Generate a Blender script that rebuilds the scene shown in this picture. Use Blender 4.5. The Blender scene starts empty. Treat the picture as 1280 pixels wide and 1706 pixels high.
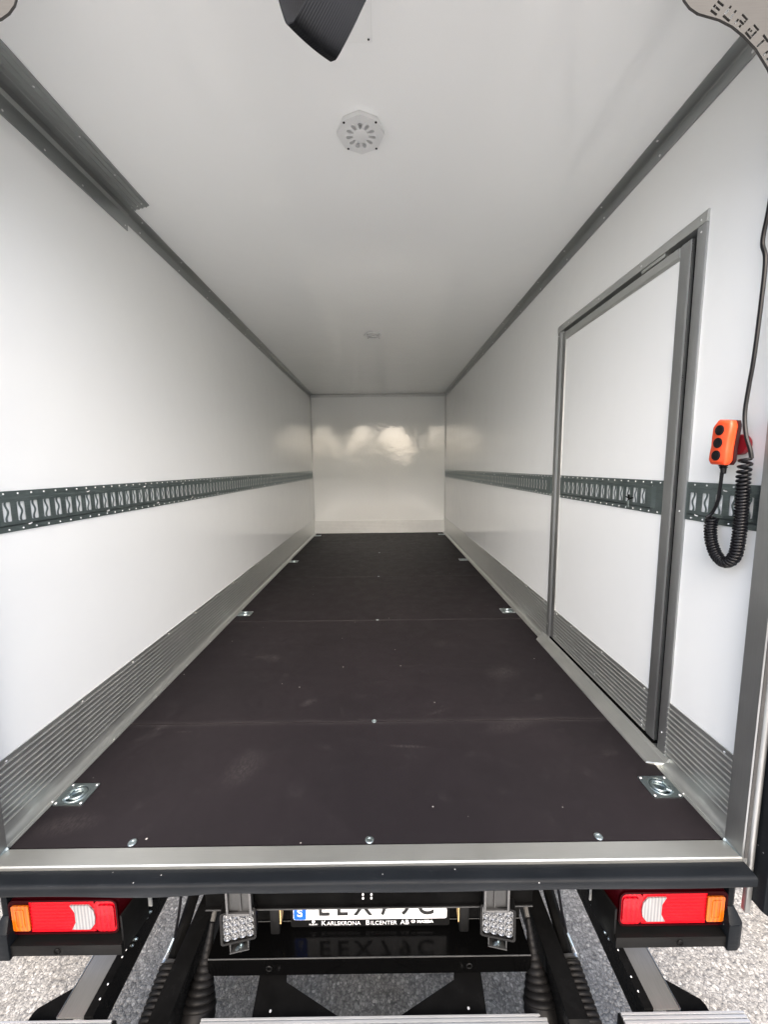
import bpy, bmesh, math, random
from mathutils import Vector, Matrix
random.seed(7)
C = bpy.context.scene
COL = C.collection
R = math.radians
PI = math.pi

# ------------------------------------------------------------------ camera
cam_d = bpy.data.cameras.new("camera")
cam = bpy.data.objects.new("camera", cam_d); COL.objects.link(cam)
cam_d.sensor_fit = 'HORIZONTAL'; cam_d.sensor_width = 36.0
cam_d.lens = 36.0 * 643.62 / 1280.0
cam_d.clip_start = 0.02; cam_d.clip_end = 2000
_r = Vector((0.99994, -0.0038, -0.01072)); _u = Vector((0.0111, 0.11738, 0.99302)); _f = Vector((0.00252, 0.99308, -0.11742))
m = Matrix.Identity(4)
for i in range(3):
    m[i][0] = _r[i]; m[i][1] = _u[i]; m[i][2] = -_f[i]
m[0][3], m[1][3], m[2][3] = 0.05955, -1.02551, 1.11558
cam.matrix_world = m
C.camera = cam

# ------------------------------------------------------------------ world, sun, exposure
SUN_EL, SUN_AZ = R(37), R(179)          # azimuth measured from +Y (into the box) towards +X (right)
W = bpy.data.worlds.new("World"); C.world = W; W.use_nodes = True
nt = W.node_tree; nt.nodes.clear()
sky = nt.nodes.new('ShaderNodeTexSky'); sky.sky_type = 'NISHITA'; sky.sun_disc = False
sky.sun_elevation = SUN_EL; sky.sun_rotation = SUN_AZ
sky.air_density = 0.8; sky.dust_density = 5.0; sky.ozone_density = 1.0
bg = nt.nodes.new('ShaderNodeBackground'); bg.inputs[1].default_value = 0.15
wo = nt.nodes.new('ShaderNodeOutputWorld')
nt.links.new(sky.outputs[0], bg.inputs[0]); nt.links.new(bg.outputs[0], wo.inputs[0])
sd = bpy.data.lights.new("sun", 'SUN'); sd.energy = 1.2; sd.angle = R(95); sd.color = (1.0, 0.985, 0.965)
so = bpy.data.objects.new("sun", sd); COL.objects.link(so)
d = Vector((math.sin(SUN_AZ) * math.cos(SUN_EL), math.cos(SUN_AZ) * math.cos(SUN_EL), math.sin(SUN_EL)))
so.rotation_euler = d.to_track_quat('Z', 'Y').to_euler()
so.location = (6, -3, 8)
C.view_settings.view_transform = 'Standard'; C.view_settings.look = 'None'
C.view_settings.exposure = 1.72; C.view_settings.gamma = 1.0
C.render.engine = 'CYCLES'
C.cycles.max_bounces = 14; C.cycles.diffuse_bounces = 8; C.cycles.glossy_bounces = 6

# ------------------------------------------------------------------ materials
def mat(name, col, rough=0.5, metal=0.0, coat=0.0, spec=0.5, ior=1.5, build=None):
    M = bpy.data.materials.new(name); M.use_nodes = True
    n = M.node_tree; b = n.nodes['Principled BSDF']
    b.inputs['Base Color'].default_value = (*col, 1); b.inputs['Roughness'].default_value = rough
    b.inputs['Metallic'].default_value = metal; b.inputs['Coat Weight'].default_value = coat
    b.inputs['Coat Roughness'].default_value = 0.06
    b.inputs['Specular IOR Level'].default_value = spec; b.inputs['IOR'].default_value = ior
    if build: build(n, b)
    return M
def N(n, t, **kw):
    x = n.nodes.new('ShaderNode' + t)
    for k, v in kw.items():
        if k in x.inputs: x.inputs[k].default_value = v
        else: setattr(x, k, v)
    return x
def coords(n, scale=(1, 1, 1)):
    tc = N(n, 'TexCoord'); mp = N(n, 'Mapping'); mp.inputs['Scale'].default_value = scale
    n.links.new(tc.outputs['Object'], mp.inputs[0]); return mp.outputs[0]
def noise(n, vec, scale, detail=4, rough=0.55):
    x = N(n, 'TexNoise'); x.inputs['Scale'].default_value = scale; x.inputs['Detail'].default_value = detail
    x.inputs['Roughness'].default_value = rough; n.links.new(vec, x.inputs['Vector']); return x.outputs[0]
def ramp(n, fac, stops):
    x = N(n, 'ValToRGB'); e = x.color_ramp.elements
    while len(e) < len(stops): e.new(0.5)
    for k, (p, c) in enumerate(stops):
        e[k].position = p; e[k].color = (*c, 1) if len(c) == 3 else c
    n.links.new(fac, x.inputs[0]); return x.outputs[0]
def bump(n, b, h, strength, dist=0.001):
    x = N(n, 'Bump'); x.inputs['Strength'].default_value = strength; x.inputs['Distance'].default_value = dist
    n.links.new(h, x.inputs['Height']); n.links.new(x.outputs[0], b.inputs['Normal'])
def mixc(n, fac, a, bcol, mode='MIX'):
    x = N(n, 'Mix', data_type='RGBA', blend_type=mode)
    for s, v in ((0, fac), (6, a), (7, bcol)):
        if isinstance(v, (int, float)): x.inputs[s].default_value = v
        elif isinstance(v, tuple): x.inputs[s].default_value = (*v, 1)
        else: n.links.new(v, x.inputs[s])
    return x.outputs[2]
def g(v): return (v, v, v)

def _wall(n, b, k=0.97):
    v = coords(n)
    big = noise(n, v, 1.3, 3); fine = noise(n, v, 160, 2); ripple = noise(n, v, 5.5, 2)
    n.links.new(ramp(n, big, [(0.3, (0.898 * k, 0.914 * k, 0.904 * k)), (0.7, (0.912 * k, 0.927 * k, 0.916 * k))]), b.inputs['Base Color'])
    n.links.new(ramp(n, big, [(0.3, g(0.055)), (0.7, g(0.095))]), b.inputs['Roughness'])
    a1 = N(n, 'Math', operation='MULTIPLY_ADD'); n.links.new(ripple, a1.inputs[0]); a1.inputs[1].default_value = 16.0; n.links.new(fine, a1.inputs[2])
    bump(n, b, a1.outputs[0], 0.16, 0.0007)
WALL = mat('white_gelcoat', (0.8, 0.81, 0.79), 0.13, spec=0.9, build=_wall)

CEIL = mat('white_gelcoat_lightened', (0.9, 0.92, 0.91), 0.13, spec=0.9, build=lambda n, b: _wall(n, b, 1.04))  # same gelcoat as the walls, lightened to stand in for bounced light
def _alu(lo, hi, r0, r1, axis=(2.0, 90, 90)):
    def f(n, b):
        v = coords(n, axis); s = noise(n, v, 6, 4, 0.6); v2 = coords(n); c = noise(n, v2, 7, 5, 0.6)
        fac = mixc(n, 0.5, s, c)
        n.links.new(ramp(n, fac, [(0.3, lo), (0.7, hi)]), b.inputs['Base Color'])
        n.links.new(ramp(n, fac, [(0.25, g(r0)), (0.75, g(r1))]), b.inputs['Roughness'])
        bump(n, b, s, 0.12, 0.0003)
    return f
ALU = mat('mill_aluminium', g(0.6), 0.4, 0.88, build=_alu((0.53, 0.545, 0.53), (0.64, 0.65, 0.63), 0.30, 0.46, (90, 2, 90)))
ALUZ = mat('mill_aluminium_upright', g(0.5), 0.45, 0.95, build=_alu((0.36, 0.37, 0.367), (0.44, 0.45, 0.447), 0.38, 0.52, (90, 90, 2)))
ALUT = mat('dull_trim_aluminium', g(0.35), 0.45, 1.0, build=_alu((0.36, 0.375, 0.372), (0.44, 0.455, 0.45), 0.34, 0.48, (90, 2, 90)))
ALUX = mat('mill_aluminium_cross', g(0.6), 0.4, 0.9, build=_alu((0.52, 0.53, 0.505), (0.60, 0.605, 0.58), 0.30, 0.44, (2, 90, 90)))
ALUB = mat('bright_aluminium', g(0.78), 0.3, 1.0, build=_alu(g(0.74), g(0.84), 0.24, 0.36, (2, 90, 90)))
PALE = mat('pale_aluminium', g(0.7), 0.45, 0.5, build=_alu((0.60, 0.61, 0.605), (0.70, 0.71, 0.70), 0.36, 0.5, (2, 90, 90)))
BARM = mat('ribbed_bar_aluminium', g(0.42), 0.45, 0.4, build=_alu((0.36, 0.37, 0.375), (0.44, 0.45, 0.455), 0.36, 0.5, (2, 90, 90)))
STEEL = mat('brushed_stainless', g(0.3), 0.6, 0.0, spec=0.1, build=_alu((0.060, 0.058, 0.055), (0.082, 0.080, 0.076), 0.5, 0.65, (3, 60, 60)))
ZINC = mat('zinc_plate', (0.5, 0.56, 0.57), 0.3, 1.0, build=_alu((0.36, 0.43, 0.45), (0.52, 0.59, 0.60), 0.22, 0.42, (40, 40, 40)))
ZINCD = mat('dark_zinc', (0.2, 0.25, 0.26), 0.4, 0.9, build=_alu((0.14, 0.18, 0.19), (0.24, 0.29, 0.30), 0.3, 0.5, (40, 40, 40)))
RAIL = mat('dark_galvanised_rail', (0.3, 0.34, 0.35), 0.35, 0.9, build=_alu((0.14, 0.18, 0.182), (0.24, 0.29, 0.295), 0.28, 0.42, (60, 3, 60)))
RIVET = mat('rivet_metal', g(0.85), 0.3, 0.35)

def _floor(n, b):
    v = coords(n); v2 = coords(n, (60, 900, 60)); v3 = coords(n, (900, 60, 60))
    big = noise(n, v, 1.6, 5, 0.6); blot = noise(n, v, 9, 6, 0.7); sp = noise(n, v, 140, 2); 
    w1 = noise(n, v2, 1.0, 1); w2 = noise(n, v3, 1.0, 1); weave = mixc(n, 0.5, w1, w2)
    col = ramp(n, big, [(0.3, (0.0108, 0.0090, 0.0105)), (0.7, (0.0152, 0.0124, 0.0143))])
    dust = ramp(n, blot, [(0.58, g(0)), (0.80, g(0.35))])
    col = mixc(n, dust, col, (0.045, 0.041, 0.042))
    vs = coords(n, (3, 55, 1)); scr = noise(n, vs, 2.2, 6, 0.75)
    col = mixc(n, ramp(n, scr, [(0.68, g(0)), (0.80, g(0.28))]), col, (0.065, 0.06, 0.06))
    sx = N(n, 'SeparateXYZ'); n.links.new(v, sx.inputs[0]); tot = None
    for yj in (0.556, 1.687, 2.81, 3.90, 4.72):      # rubbed film along the panel joints
        q1 = N(n, 'Math', operation='SUBTRACT'); n.links.new(sx.outputs[1], q1.inputs[0]); q1.inputs[1].default_value = yj
        q2 = N(n, 'Math', operation='ABSOLUTE'); n.links.new(q1.outputs[0], q2.inputs[0])
        if tot is None: tot = q2.outputs[0]
        else:
            q3 = N(n, 'Math', operation='MINIMUM'); n.links.new(tot, q3.inputs[0]); n.links.new(q2.outputs[0], q3.inputs[1]); tot = q3.outputs[0]
    rub = ramp(n, tot, [(0.0, g(1)), (0.010, g(0.8)), (0.024, g(0))])
    rubn = ramp(n, noise(n, coords(n, (1, 14, 1)), 4.5, 5, 0.7), [(0.35, g(0.12)), (0.72, g(0.75))])
    rm = N(n, 'Math', operation='MULTIPLY'); n.links.new(rub, rm.inputs[0]); n.links.new(rubn, rm.inputs[1])
    col = mixc(n, rm.outputs[0], col, (0.032, 0.0285, 0.030))
    grit = noise(n, coords(n, (40, 16, 1)), 3.0, 6, 0.75)
    for px, py, rx, ry, rot, am in ((-0.304, 0.702, 0.05, 0.028, 35, 0.75), (-0.915, 0.535, 0.035, 0.02, 40, 0.9), (0.149, 0.403, 0.10, 0.010, -4, 0.7), (0.70, 0.95, 0.13, 0.09, 20, 0.5), (-0.80, 0.505, 0.05, 0.007, 0, 0.7), (-0.47, 0.30, 0.11, 0.08, 60, 0.45), (0.60, 0.52, 0.16, 0.05, 15, 0.4), (0.30, 0.62, 0.09, 0.012, 25, 0.5), (-0.62, 1.15, 0.12, 0.05, -20, 0.45), (0.42, 1.30, 0.10, 0.04, 50, 0.45), (-0.95, 0.08, 0.12, 0.05, 10, 0.45)):
        mp = N(n, 'Mapping', vector_type='TEXTURE'); mp.inputs['Location'].default_value = (px, py, 0); mp.inputs['Rotation'].default_value = (0, 0, R(rot)); mp.inputs['Scale'].default_value = (rx, ry, 1)
        n.links.new(v, mp.inputs[0])
        ln = N(n, 'VectorMath', operation='LENGTH'); n.links.new(mp.outputs[0], ln.inputs[0])
        am *= 0.6
        mk = ramp(n, ln.outputs['Value'], [(0.0, g(am)), (0.45, g(am * 0.6)), (1.0, g(0))])
        mm = N(n, 'Math', operation='MULTIPLY'); n.links.new(mk, mm.inputs[0]); n.links.new(ramp(n, grit, [(0.42, g(0)), (0.72, g(1))]), mm.inputs[1])
        col = mixc(n, mm.outputs[0], col, (0.12, 0.11, 0.108))
    vo = N(n, 'TexVoronoi'); vo.inputs['Scale'].default_value = 9.0; n.links.new(v, vo.inputs['Vector'])
    dot = ramp(n, vo.outputs['Distance'], [(0.0, g(1)), (0.022, g(0.9)), (0.034, g(0))])
    col = mixc(n, dot, col, (0.42, 0.40, 0.38))
    n.links.new(col, b.inputs['Base Color'])
    n.links.new(ramp(n, blot, [(0.3, g(0.50)), (0.75, g(0.66))]), b.inputs['Roughness'])
    bump(n, b, weave, 0.10, 0.0004)
FLOOR = mat('brown_film_plywood', (0.03, 0.022, 0.023), 0.45, spec=0.16, build=_floor)

def _rub(n, b):
    v = coords(n); big = noise(n, v, 4, 6, 0.65); sc = noise(n, coords(n, (3, 40, 40)), 3, 5, 0.7)
    col = ramp(n, big, [(0.3, (0.0030, 0.0042, 0.0058)), (0.75, (0.0070, 0.0088, 0.0112))])
    col = mixc(n, ramp(n, sc, [(0.62, g(0)), (0.8, g(0.5))]), col, (0.032, 0.035, 0.038))
    vo = N(n, 'TexVoronoi'); vo.inputs['Scale'].default_value = 26; n.links.new(v, vo.inputs['Vector'])
    col = mixc(n, ramp(n, vo.outputs['Distance'], [(0.0, g(1)), (0.03, g(0.8)), (0.055, g(0))]), col, (0.33, 0.33, 0.33))
    n.links.new(col, b.inputs['Base Color'])
    n.links.new(ramp(n, sc, [(0.3, g(0.42)), (0.8, g(0.65))]), b.inputs['Roughness'])
    bump(n, b, sc, 0.2, 0.0006)
RUBBER = mat('scuffed_black_rubber', g(0.02), 0.5, spec=0.14, build=_rub)
BELLOW = mat('ribbed_black_rubber', g(0.018), 0.5, spec=0.12, build=lambda n, b: (n.links.new(ramp(n, noise(n, coords(n), 18, 5), [(0.3, g(0.003)), (0.75, (0.008, 0.0075, 0.0075))]), b.inputs['Base Color'])))
def _bp(n, b):
    v = coords(n); c = noise(n, v, 12, 6, 0.7)
    n.links.new(ramp(n, c, [(0.3, g(0.0035)), (0.8, g(0.008))]), b.inputs['Base Color'])
    n.links.new(ramp(n, c, [(0.3, g(0.16)), (0.75, g(0.34))]), b.inputs['Roughness'])
BLACK = mat('black_gloss_paint', g(0.01), 0.2, spec=0.04, build=_bp)
GLOSS = mat('black_mirror_paint', g(0.0015), 0.09, spec=0.055, build=lambda n, b: n.links.new(ramp(n, noise(n, coords(n), 20, 5), [(0.4, g(0.11)), (0.8, g(0.2))]), b.inputs['Roughness']))
VOID = mat('black_matt_paint', g(0.0025), 0.6, spec=0.01, build=lambda n, b: n.links.new(ramp(n, noise(n, coords(n), 14, 6), [(0.3, g(0.0018)), (0.8, g(0.005))]), b.inputs['Base Color']))
SATIN = mat('black_satin_paint', g(0.0045), 0.38, spec=0.12, build=lambda n, b: n.links.new(ramp(n, noise(n, coords(n), 30, 5), [(0.3, g(0.32)), (0.75, g(0.5))]), b.inputs['Roughness']))
PLAST = mat('black_plastic', g(0.005), 0.4, spec=0.15)
CABLE = mat('black_cable_sheath', (0.005, 0.005, 0.0065), 0.36, spec=0.28)
MIDAL = mat('dull_aluminium_edge', g(0.3), 0.45, 0.8, build=_alu(g(0.11), g(0.16), 0.4, 0.5, (30, 30, 30)))
CHAN = mat('grey_channel_paint', g(0.2), 0.3, 0.6, build=_alu((0.20, 0.20, 0.19), (0.27, 0.265, 0.25), 0.26, 0.36, (60, 3, 60)))
CAST = mat('dull_cast_aluminium', g(0.3), 0.5, 0.7, build=_alu((0.045, 0.046, 0.046), (0.075, 0.075, 0.074), 0.4, 0.56, (20, 20, 20)))
def _lens(axis, scale, c0, c1):
    def f(n, b):
        v = coords(n)
        w = N(n, 'TexWave', bands_direction=axis); w.inputs['Scale'].default_value = scale; n.links.new(v, w.inputs['Vector'])
        n.links.new(ramp(n, w.outputs['Fac'], [(0.2, c0), (0.8, c1)]), b.inputs['Base Color'])
        bump(n, b, w.outputs['Fac'], 0.35, 0.001)
    return f
RED = mat('ribbed_red_lens', (0.6, 0.003, 0.01), 0.25, coat=0.12, spec=0.12, build=_lens('Z', 26, (0.25, 0.0003, 0.004), (0.36, 0.0008, 0.0065)))
REDP = mat('plain_red_lens', (0.5, 0.003, 0.012), 0.22, coat=0.12, spec=0.12, build=_lens('X', 20, (0.22, 0.0003, 0.004), (0.34, 0.0008, 0.0065)))
DRED = mat('dark_red_housing', (0.016, 0.0002, 0.001), 0.45, coat=0.0, spec=0.05)
AMB = mat('amber_lens', (0.6, 0.13, 0.003), 0.25, coat=0.4, build=_lens('X', 24, (0.33, 0.065, 0.001), (0.45, 0.10, 0.002)))
CLEAR = mat('clear_lens', (0.5, 0.5, 0.52), 0.25, coat=0.4, build=_lens('X', 30, (0.16, 0.163, 0.17), (0.235, 0.235, 0.24)))
ORANGE = mat('orange_plastic', (0.80, 0.080, 0.022), 0.38, build=lambda n, b: n.links.new(ramp(n, noise(n, coords(n), 60, 3), [(0.3, g(0.33)), (0.7, g(0.48))]), b.inputs['Roughness']))
MAROON = mat('dark_red_plastic', (0.30, 0.012, 0.02), 0.4)
def _strap(n, b):
    v = coords(n); w = N(n, 'TexWave', bands_direction='X'); w.inputs['Scale'].default_value = 55; w.inputs['Distortion'].default_value = 0.6
    tc = N(n, 'TexCoord'); n.links.new(tc.outputs['UV'], w.inputs['Vector']); w.inputs['Scale'].default_value = 6.5
    n.links.new(ramp(n, w.outputs['Fac'], [(0.2, (0.0035, 0.004, 0.005)), (0.8, (0.0065, 0.0075, 0.010))]), b.inputs['Base Color'])
    bump(n, b, w.outputs['Fac'], 0.35, 0.001)
STRAP = mat('black_webbing', g(0.015), 0.7, spec=0.2, build=_strap)
PLATE = mat('white_reflective_sheet', (0.82, 0.83, 0.83), 0.35)
BLUE = mat('blue_band', (0.008, 0.09, 0.60), 0.35)
INK = mat('black_print', g(0.012), 0.4)
WPRINT = mat('white_print', g(0.75), 0.4)
LED = mat('led_reflector', (0.24, 0.245, 0.25), 0.2, 0.85)
LENSG = mat('led_lens', (0.75, 0.76, 0.77), 0.1, 0.3, coat=1.0)
def _ground(n, b):
    v = coords(n)
    vd = N(n, 'TexVoronoi'); vd.inputs['Scale'].default_value = 105; vd.inputs['Randomness'].default_value = 1.0
    nz = N(n, 'TexNoise'); nz.inputs['Scale'].default_value = 60; nz.inputs['Detail'].default_value = 2; n.links.new(v, nz.inputs['Vector'])
    ad = N(n, 'Mix', data_type='VECTOR'); ad.inputs[0].default_value = 0.012
    n.links.new(v, ad.inputs[4]); n.links.new(nz.outputs['Color'], ad.inputs[5]); n.links.new(ad.outputs[1], vd.inputs['Vector'])
    v2 = N(n, 'TexVoronoi'); v2.inputs['Scale'].default_value = 210; n.links.new(v, v2.inputs['Vector'])
    sep = N(n, 'SeparateColor'); n.links.new(vd.outputs['Color'], sep.inputs[0])
    sep2 = N(n, 'SeparateColor'); n.links.new(v2.outputs['Color'], sep2.inputs[0])
    stone = ramp(n, sep.outputs[0], [(0.0, (0.175, 0.171, 0.160)), (0.3, (0.275, 0.267, 0.250)), (0.65, (0.37, 0.357, 0.332)), (0.9, (0.50, 0.48, 0.44)), (1.0, (0.60, 0.58, 0.545))])
    small = ramp(n, sep2.outputs[0], [(0.0, (0.19, 0.184, 0.174)), (0.6, (0.31, 0.30, 0.28)), (1.0, (0.45, 0.435, 0.405))])
    col = mixc(n, ramp(n, sep.outputs[1], [(0.42, g(0)), (0.5, g(1))]), stone, small)
    gap = ramp(n, vd.outputs['Distance'], [(0.45, g(0)), (0.85, g(0.65))])
    col = mixc(n, gap, col, (0.11, 0.105, 0.10))
    st = noise(n, v, 1.7, 5, 0.6)
    col = mixc(n, ramp(n, st, [(0.45, g(0)), (0.75, g(0.5))]), col, (0.72, 0.64, 0.50), 'MULTIPLY')
    n.links.new(col, b.inputs['Base Color'])
    inv = ramp(n, vd.outputs['Distance'], [(0.0, g(1)), (0.55, g(0.7)), (1.0, g(0))])
    inv2 = ramp(n, v2.outputs['Distance'], [(0.0, g(1)), (1.0, g(0))])
    h = mixc(n, 0.3, inv, inv2)
    bump(n, b, h, 0.65, 0.005)
GROUND = mat('worn_coarse_asphalt', g(0.22), 0.85, build=_ground)
SKIN = mat('skin', (0.50, 0.30, 0.22), 0.5)
JACKET = mat('dark_jacket', (0.03, 0.035, 0.05), 0.8)
LEAF = mat('dark_foliage', (0.05, 0.085, 0.03), 0.7, build=lambda n, b: n.links.new(ramp(n, noise(n, coords(n), 2.0, 5), [(0.3, (0.04, 0.07, 0.025)), (0.7, (0.10, 0.14, 0.05))]), b.inputs['Base Color']))
DECK = mat('ribbed_deck', g(0.66), 0.5, 0.25, build=_alu((0.82,0.825,0.82), (0.87,0.875,0.865), 0.4, 0.6, (60, 3, 60)))

# ------------------------------------------------------------------ geometry helpers
class MB:
    def __init__(s): s.v = []; s.f = []
    def add(s, vs, fs):
        o = len(s.v); s.v += [tuple(p) for p in vs]; s.f += [tuple(i + o for i in q) for q in fs]; return s
    def box(s, x0, x1, y0, y1, z0, z1):
        return s.add([(x0, y0, z0), (x1, y0, z0), (x1, y1, z0), (x0, y1, z0), (x0, y0, z1), (x1, y0, z1), (x1, y1, z1), (x0, y1, z1)],
                     [(0, 3, 2, 1), (4, 5, 6, 7), (0, 1, 5, 4), (1, 2, 6, 5), (2, 3, 7, 6), (3, 0, 4, 7)])
    def prism(s, prof, axis, a, b, a2=None, b2=None):
        """closed profile (list of 2-tuples) swept along axis: X -> (y,z), Y -> (x,z), Z -> (x,y)"""
        n = len(prof)
        def P(p, t):
            return (t, p[0], p[1]) if axis == 'X' else (p[0], t, p[1]) if axis == 'Y' else (p[0], p[1], t)
        vs = [P(p, a if not callable(a) else a(p)) for p in prof] + [P(p, b if not callable(b) else b(p)) for p in prof]
        fs = [(i, (i + 1) % n, n + (i + 1) % n, n + i) for i in range(n)] + [tuple(range(n))[::-1], tuple(range(n, 2 * n))]
        return s.add(vs, fs)
    def tube(s, pts, rad, seg=10, cap=True):
        pts = [Vector(p) for p in pts]; n = len(pts)
        rads = rad if isinstance(rad, (list, tuple)) else [rad] * n
        tang = [(pts[min(i + 1, n - 1)] - pts[max(i - 1, 0)]).normalized() for i in range(n)]
        up = tang[0].orthogonal().normalized(); vs = []
        for i in range(n):
            if i: up = (tang[i - 1].rotation_difference(tang[i]) @ up)
            up = (up - tang[i] * up.dot(tang[i])).normalized(); w = tang[i].cross(up)
            for k in range(seg):
                a = 2 * PI * k / seg
                vs.append(pts[i] + (up * math.cos(a) + w * math.sin(a)) * rads[i])
        fs = [(i * seg + k, i * seg + (k + 1) % seg, (i + 1) * seg + (k + 1) % seg, (i + 1) * seg + k) for i in range(n - 1) for k in range(seg)]
        if cap: fs += [tuple(range(seg))[::-1], tuple((n - 1) * seg + k for k in range(seg))]
        return s.add(vs, fs)
    def lathe(s, prof, origin, axis, seg=16):
        """prof: list of (radius, height along axis)"""
        axis = Vector(axis).normalized(); a = axis.orthogonal().normalized(); b = axis.cross(a); o = Vector(origin)
        vs = []; n = len(prof)
        for r, h in prof:
            for k in range(seg):
                t = 2 * PI * k / seg
                vs.append(o + axis * h + (a * math.cos(t) + b * math.sin(t)) * max(r, 1e-5))
        fs = [(i * seg + k, i * seg + (k + 1) % seg, (i + 1) * seg + (k + 1) % seg, (i + 1) * seg + k) for i in range(n - 1) for k in range(seg)]
        fs += [tuple(range(seg))[::-1], tuple((n - 1) * seg + k for k in range(seg))]
        return s.add(vs, fs)
    def xf(s, M):
        s.v = [tuple(M @ Vector(p)) for p in s.v]; return s
    def build(s, name, material, parent=None, smooth=None, bevel=0.0, origin=None):
        me = bpy.data.meshes.new(name)
        me.from_pydata(s.v, [], s.f)
        return finish(name, me, material, parent, smooth, bevel, origin)

def finish(name, me, material, parent=None, smooth=None, bevel=0.0, origin=None):
    bm = bmesh.new(); bm.from_mesh(me)
    bmesh.ops.recalc_face_normals(bm, faces=bm.faces)
    if bevel:
        es = [e for e in bm.edges if len(e.link_faces) == 2 and e.calc_face_angle(0) > R(50)]
        bmesh.ops.bevel(bm, geom=es, offset=bevel, segments=2, affect='EDGES', profile=0.6, clamp_overlap=True)
    bm.to_mesh(me); bm.free()
    me.materials.append(material)
    if smooth is None: smooth = 30
    if smooth:
        me.shade_smooth(); me.set_sharp_from_angle(angle=R(smooth))
    o = bpy.data.objects.new(name, me); COL.objects.link(o)
    if origin is not None:
        me.transform(Matrix.Translation(-Vector(origin))); o.location = origin
    if parent is not None:
        o.parent = parent
        if parent.location.length or parent.rotation_euler.to_quaternion().angle > 1e-6:
            Mw = parent_world(parent)
            o.matrix_parent_inverse = Mw.inverted()
    return o
def parent_world(p):
    Mx = Matrix.LocRotScale(p.location, p.rotation_euler, p.scale)
    if p.parent is not None: Mx = parent_world(p.parent) @ p.matrix_parent_inverse @ Mx
    return Mx
def shape(outer, holes, thick, to3d):
    """flat plate with holes -> MB; to3d(u, v, w) with w in 0..thick"""
    cu = bpy.data.curves.new('tmp', 'CURVE'); cu.dimensions = '2D'; cu.fill_mode = 'BOTH'; cu.extrude = thick / 2
    for poly in [outer] + holes:
        sp = cu.splines.new('POLY'); sp.points.add(len(poly) - 1); sp.use_cyclic_u = True
        for q, (a, b) in zip(sp.points, poly): q.co = (a, b, 0, 1)
    ob = bpy.data.objects.new('tmp', cu)
    me = bpy.data.meshes.new_from_object(ob)
    mb = MB()
    mb.add([to3d(v.co.x, v.co.y, v.co.z + thick / 2) for v in me.vertices], [tuple(p.vertices) for p in me.polygons])
    bpy.data.objects.remove(ob); bpy.data.curves.remove(cu); bpy.data.meshes.remove(me)
    # weld duplicate points so edges join up
    return mb
def text(body, size, thick, to3d, align='LEFT', sx=1.0, bold=0.0):
    cu = bpy.data.curves.new('tmp', 'FONT'); cu.body = body; cu.size = size; cu.extrude = thick / 2; cu.align_x = align; cu.offset = bold
    ob = bpy.data.objects.new('tmp', cu); me = bpy.data.meshes.new_from_object(ob)
    mb = MB(); mb.add([to3d(v.co.x * sx, v.co.y, v.co.z + thick / 2) for v in me.vertices], [tuple(p.vertices) for p in me.polygons])
    bpy.data.objects.remove(ob); bpy.data.curves.remove(cu); bpy.data.meshes.remove(me); return mb
def circ(cx, cy, r, n=20, ry=None): return [(cx + r * math.cos(2 * PI * k / n), cy + (ry or r) * math.sin(2 * PI * k / n)) for k in range(n)]
def rrect(x0, x1, y0, y1, r, n=4):
    p = []
    for cx, cy, a in ((x1 - r, y1 - r, 0), (x0 + r, y1 - r, 90), (x0 + r, y0 + r, 180), (x1 - r, y0 + r, 270)):
        for k in range(n + 1):
            t = R(a + 90 * k / n); p.append((cx + r * math.cos(t), cy + r * math.sin(t)))
    return p
def thing(name, loc, label, cat, group=None):
    o = bpy.data.objects.new(name, None); COL.objects.link(o); o.location = loc; o.empty_display_size = 0.1
    o['label'] = label; o['category'] = cat
    if group: o['group'] = group
    return o
def rivets(pts, axis, r, h, material, parent, name='rivets'):
    mb = MB(); ax = Vector(axis)
    for p in pts: mb.lathe([(r, 0), (r * 0.9, h * 0.55), (r * 0.5, h)], p, ax, 8)
    o = mb.build(name, material, parent); o['kind'] = 'stuff'; return o

# ================================================================== SETTING
GZ = -0.95
o = MB().add([(-120, -120, GZ), (120, -120, GZ), (120, 120, GZ), (-120, 120, GZ)], [(0, 1, 2, 3)]).build('ground', GROUND)
o['kind'] = 'structure'; o['label'] = 'coarse worn asphalt ground under and around the truck'

# ================================================================== BOX TRUCK
truck = thing('box_truck', (0, 0, GZ), 'box truck seen from behind with its white empty cargo box standing open', 'truck')
T = truck
HW, H, L = 1.1, 2.28, 5.42
# --- outer shell walls (60 mm sandwich panels), left wall, right wall with a door opening
MB().box(-1.16, -HW, -0.05, L + 0.06, -0.03, H + 0.06).build('side_wall', WALL, T)
DY0, DY1, DZ1 = 0.318, 1.30, 1.885
mb = MB()
mb.box(HW, 1.16, -0.05, DY0, -0.03, H + 0.06); mb.box(HW, 1.16, DY1, L + 0.06, -0.03, H + 0.06)
mb.box(HW, 1.16, DY0, DY1, DZ1, H + 0.06); mb.box(HW, 1.16, DY0, DY1, -0.03, 0.0)
mb.build('side_wall', WALL, T, smooth=0)
MB().box(-HW, HW, L, L + 0.06, -0.1, H + 0.06).build('end_wall', WALL, T)
MB().box(-HW, HW, -0.05, L, H, H + 0.06).build('ceiling', CEIL, T)
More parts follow.
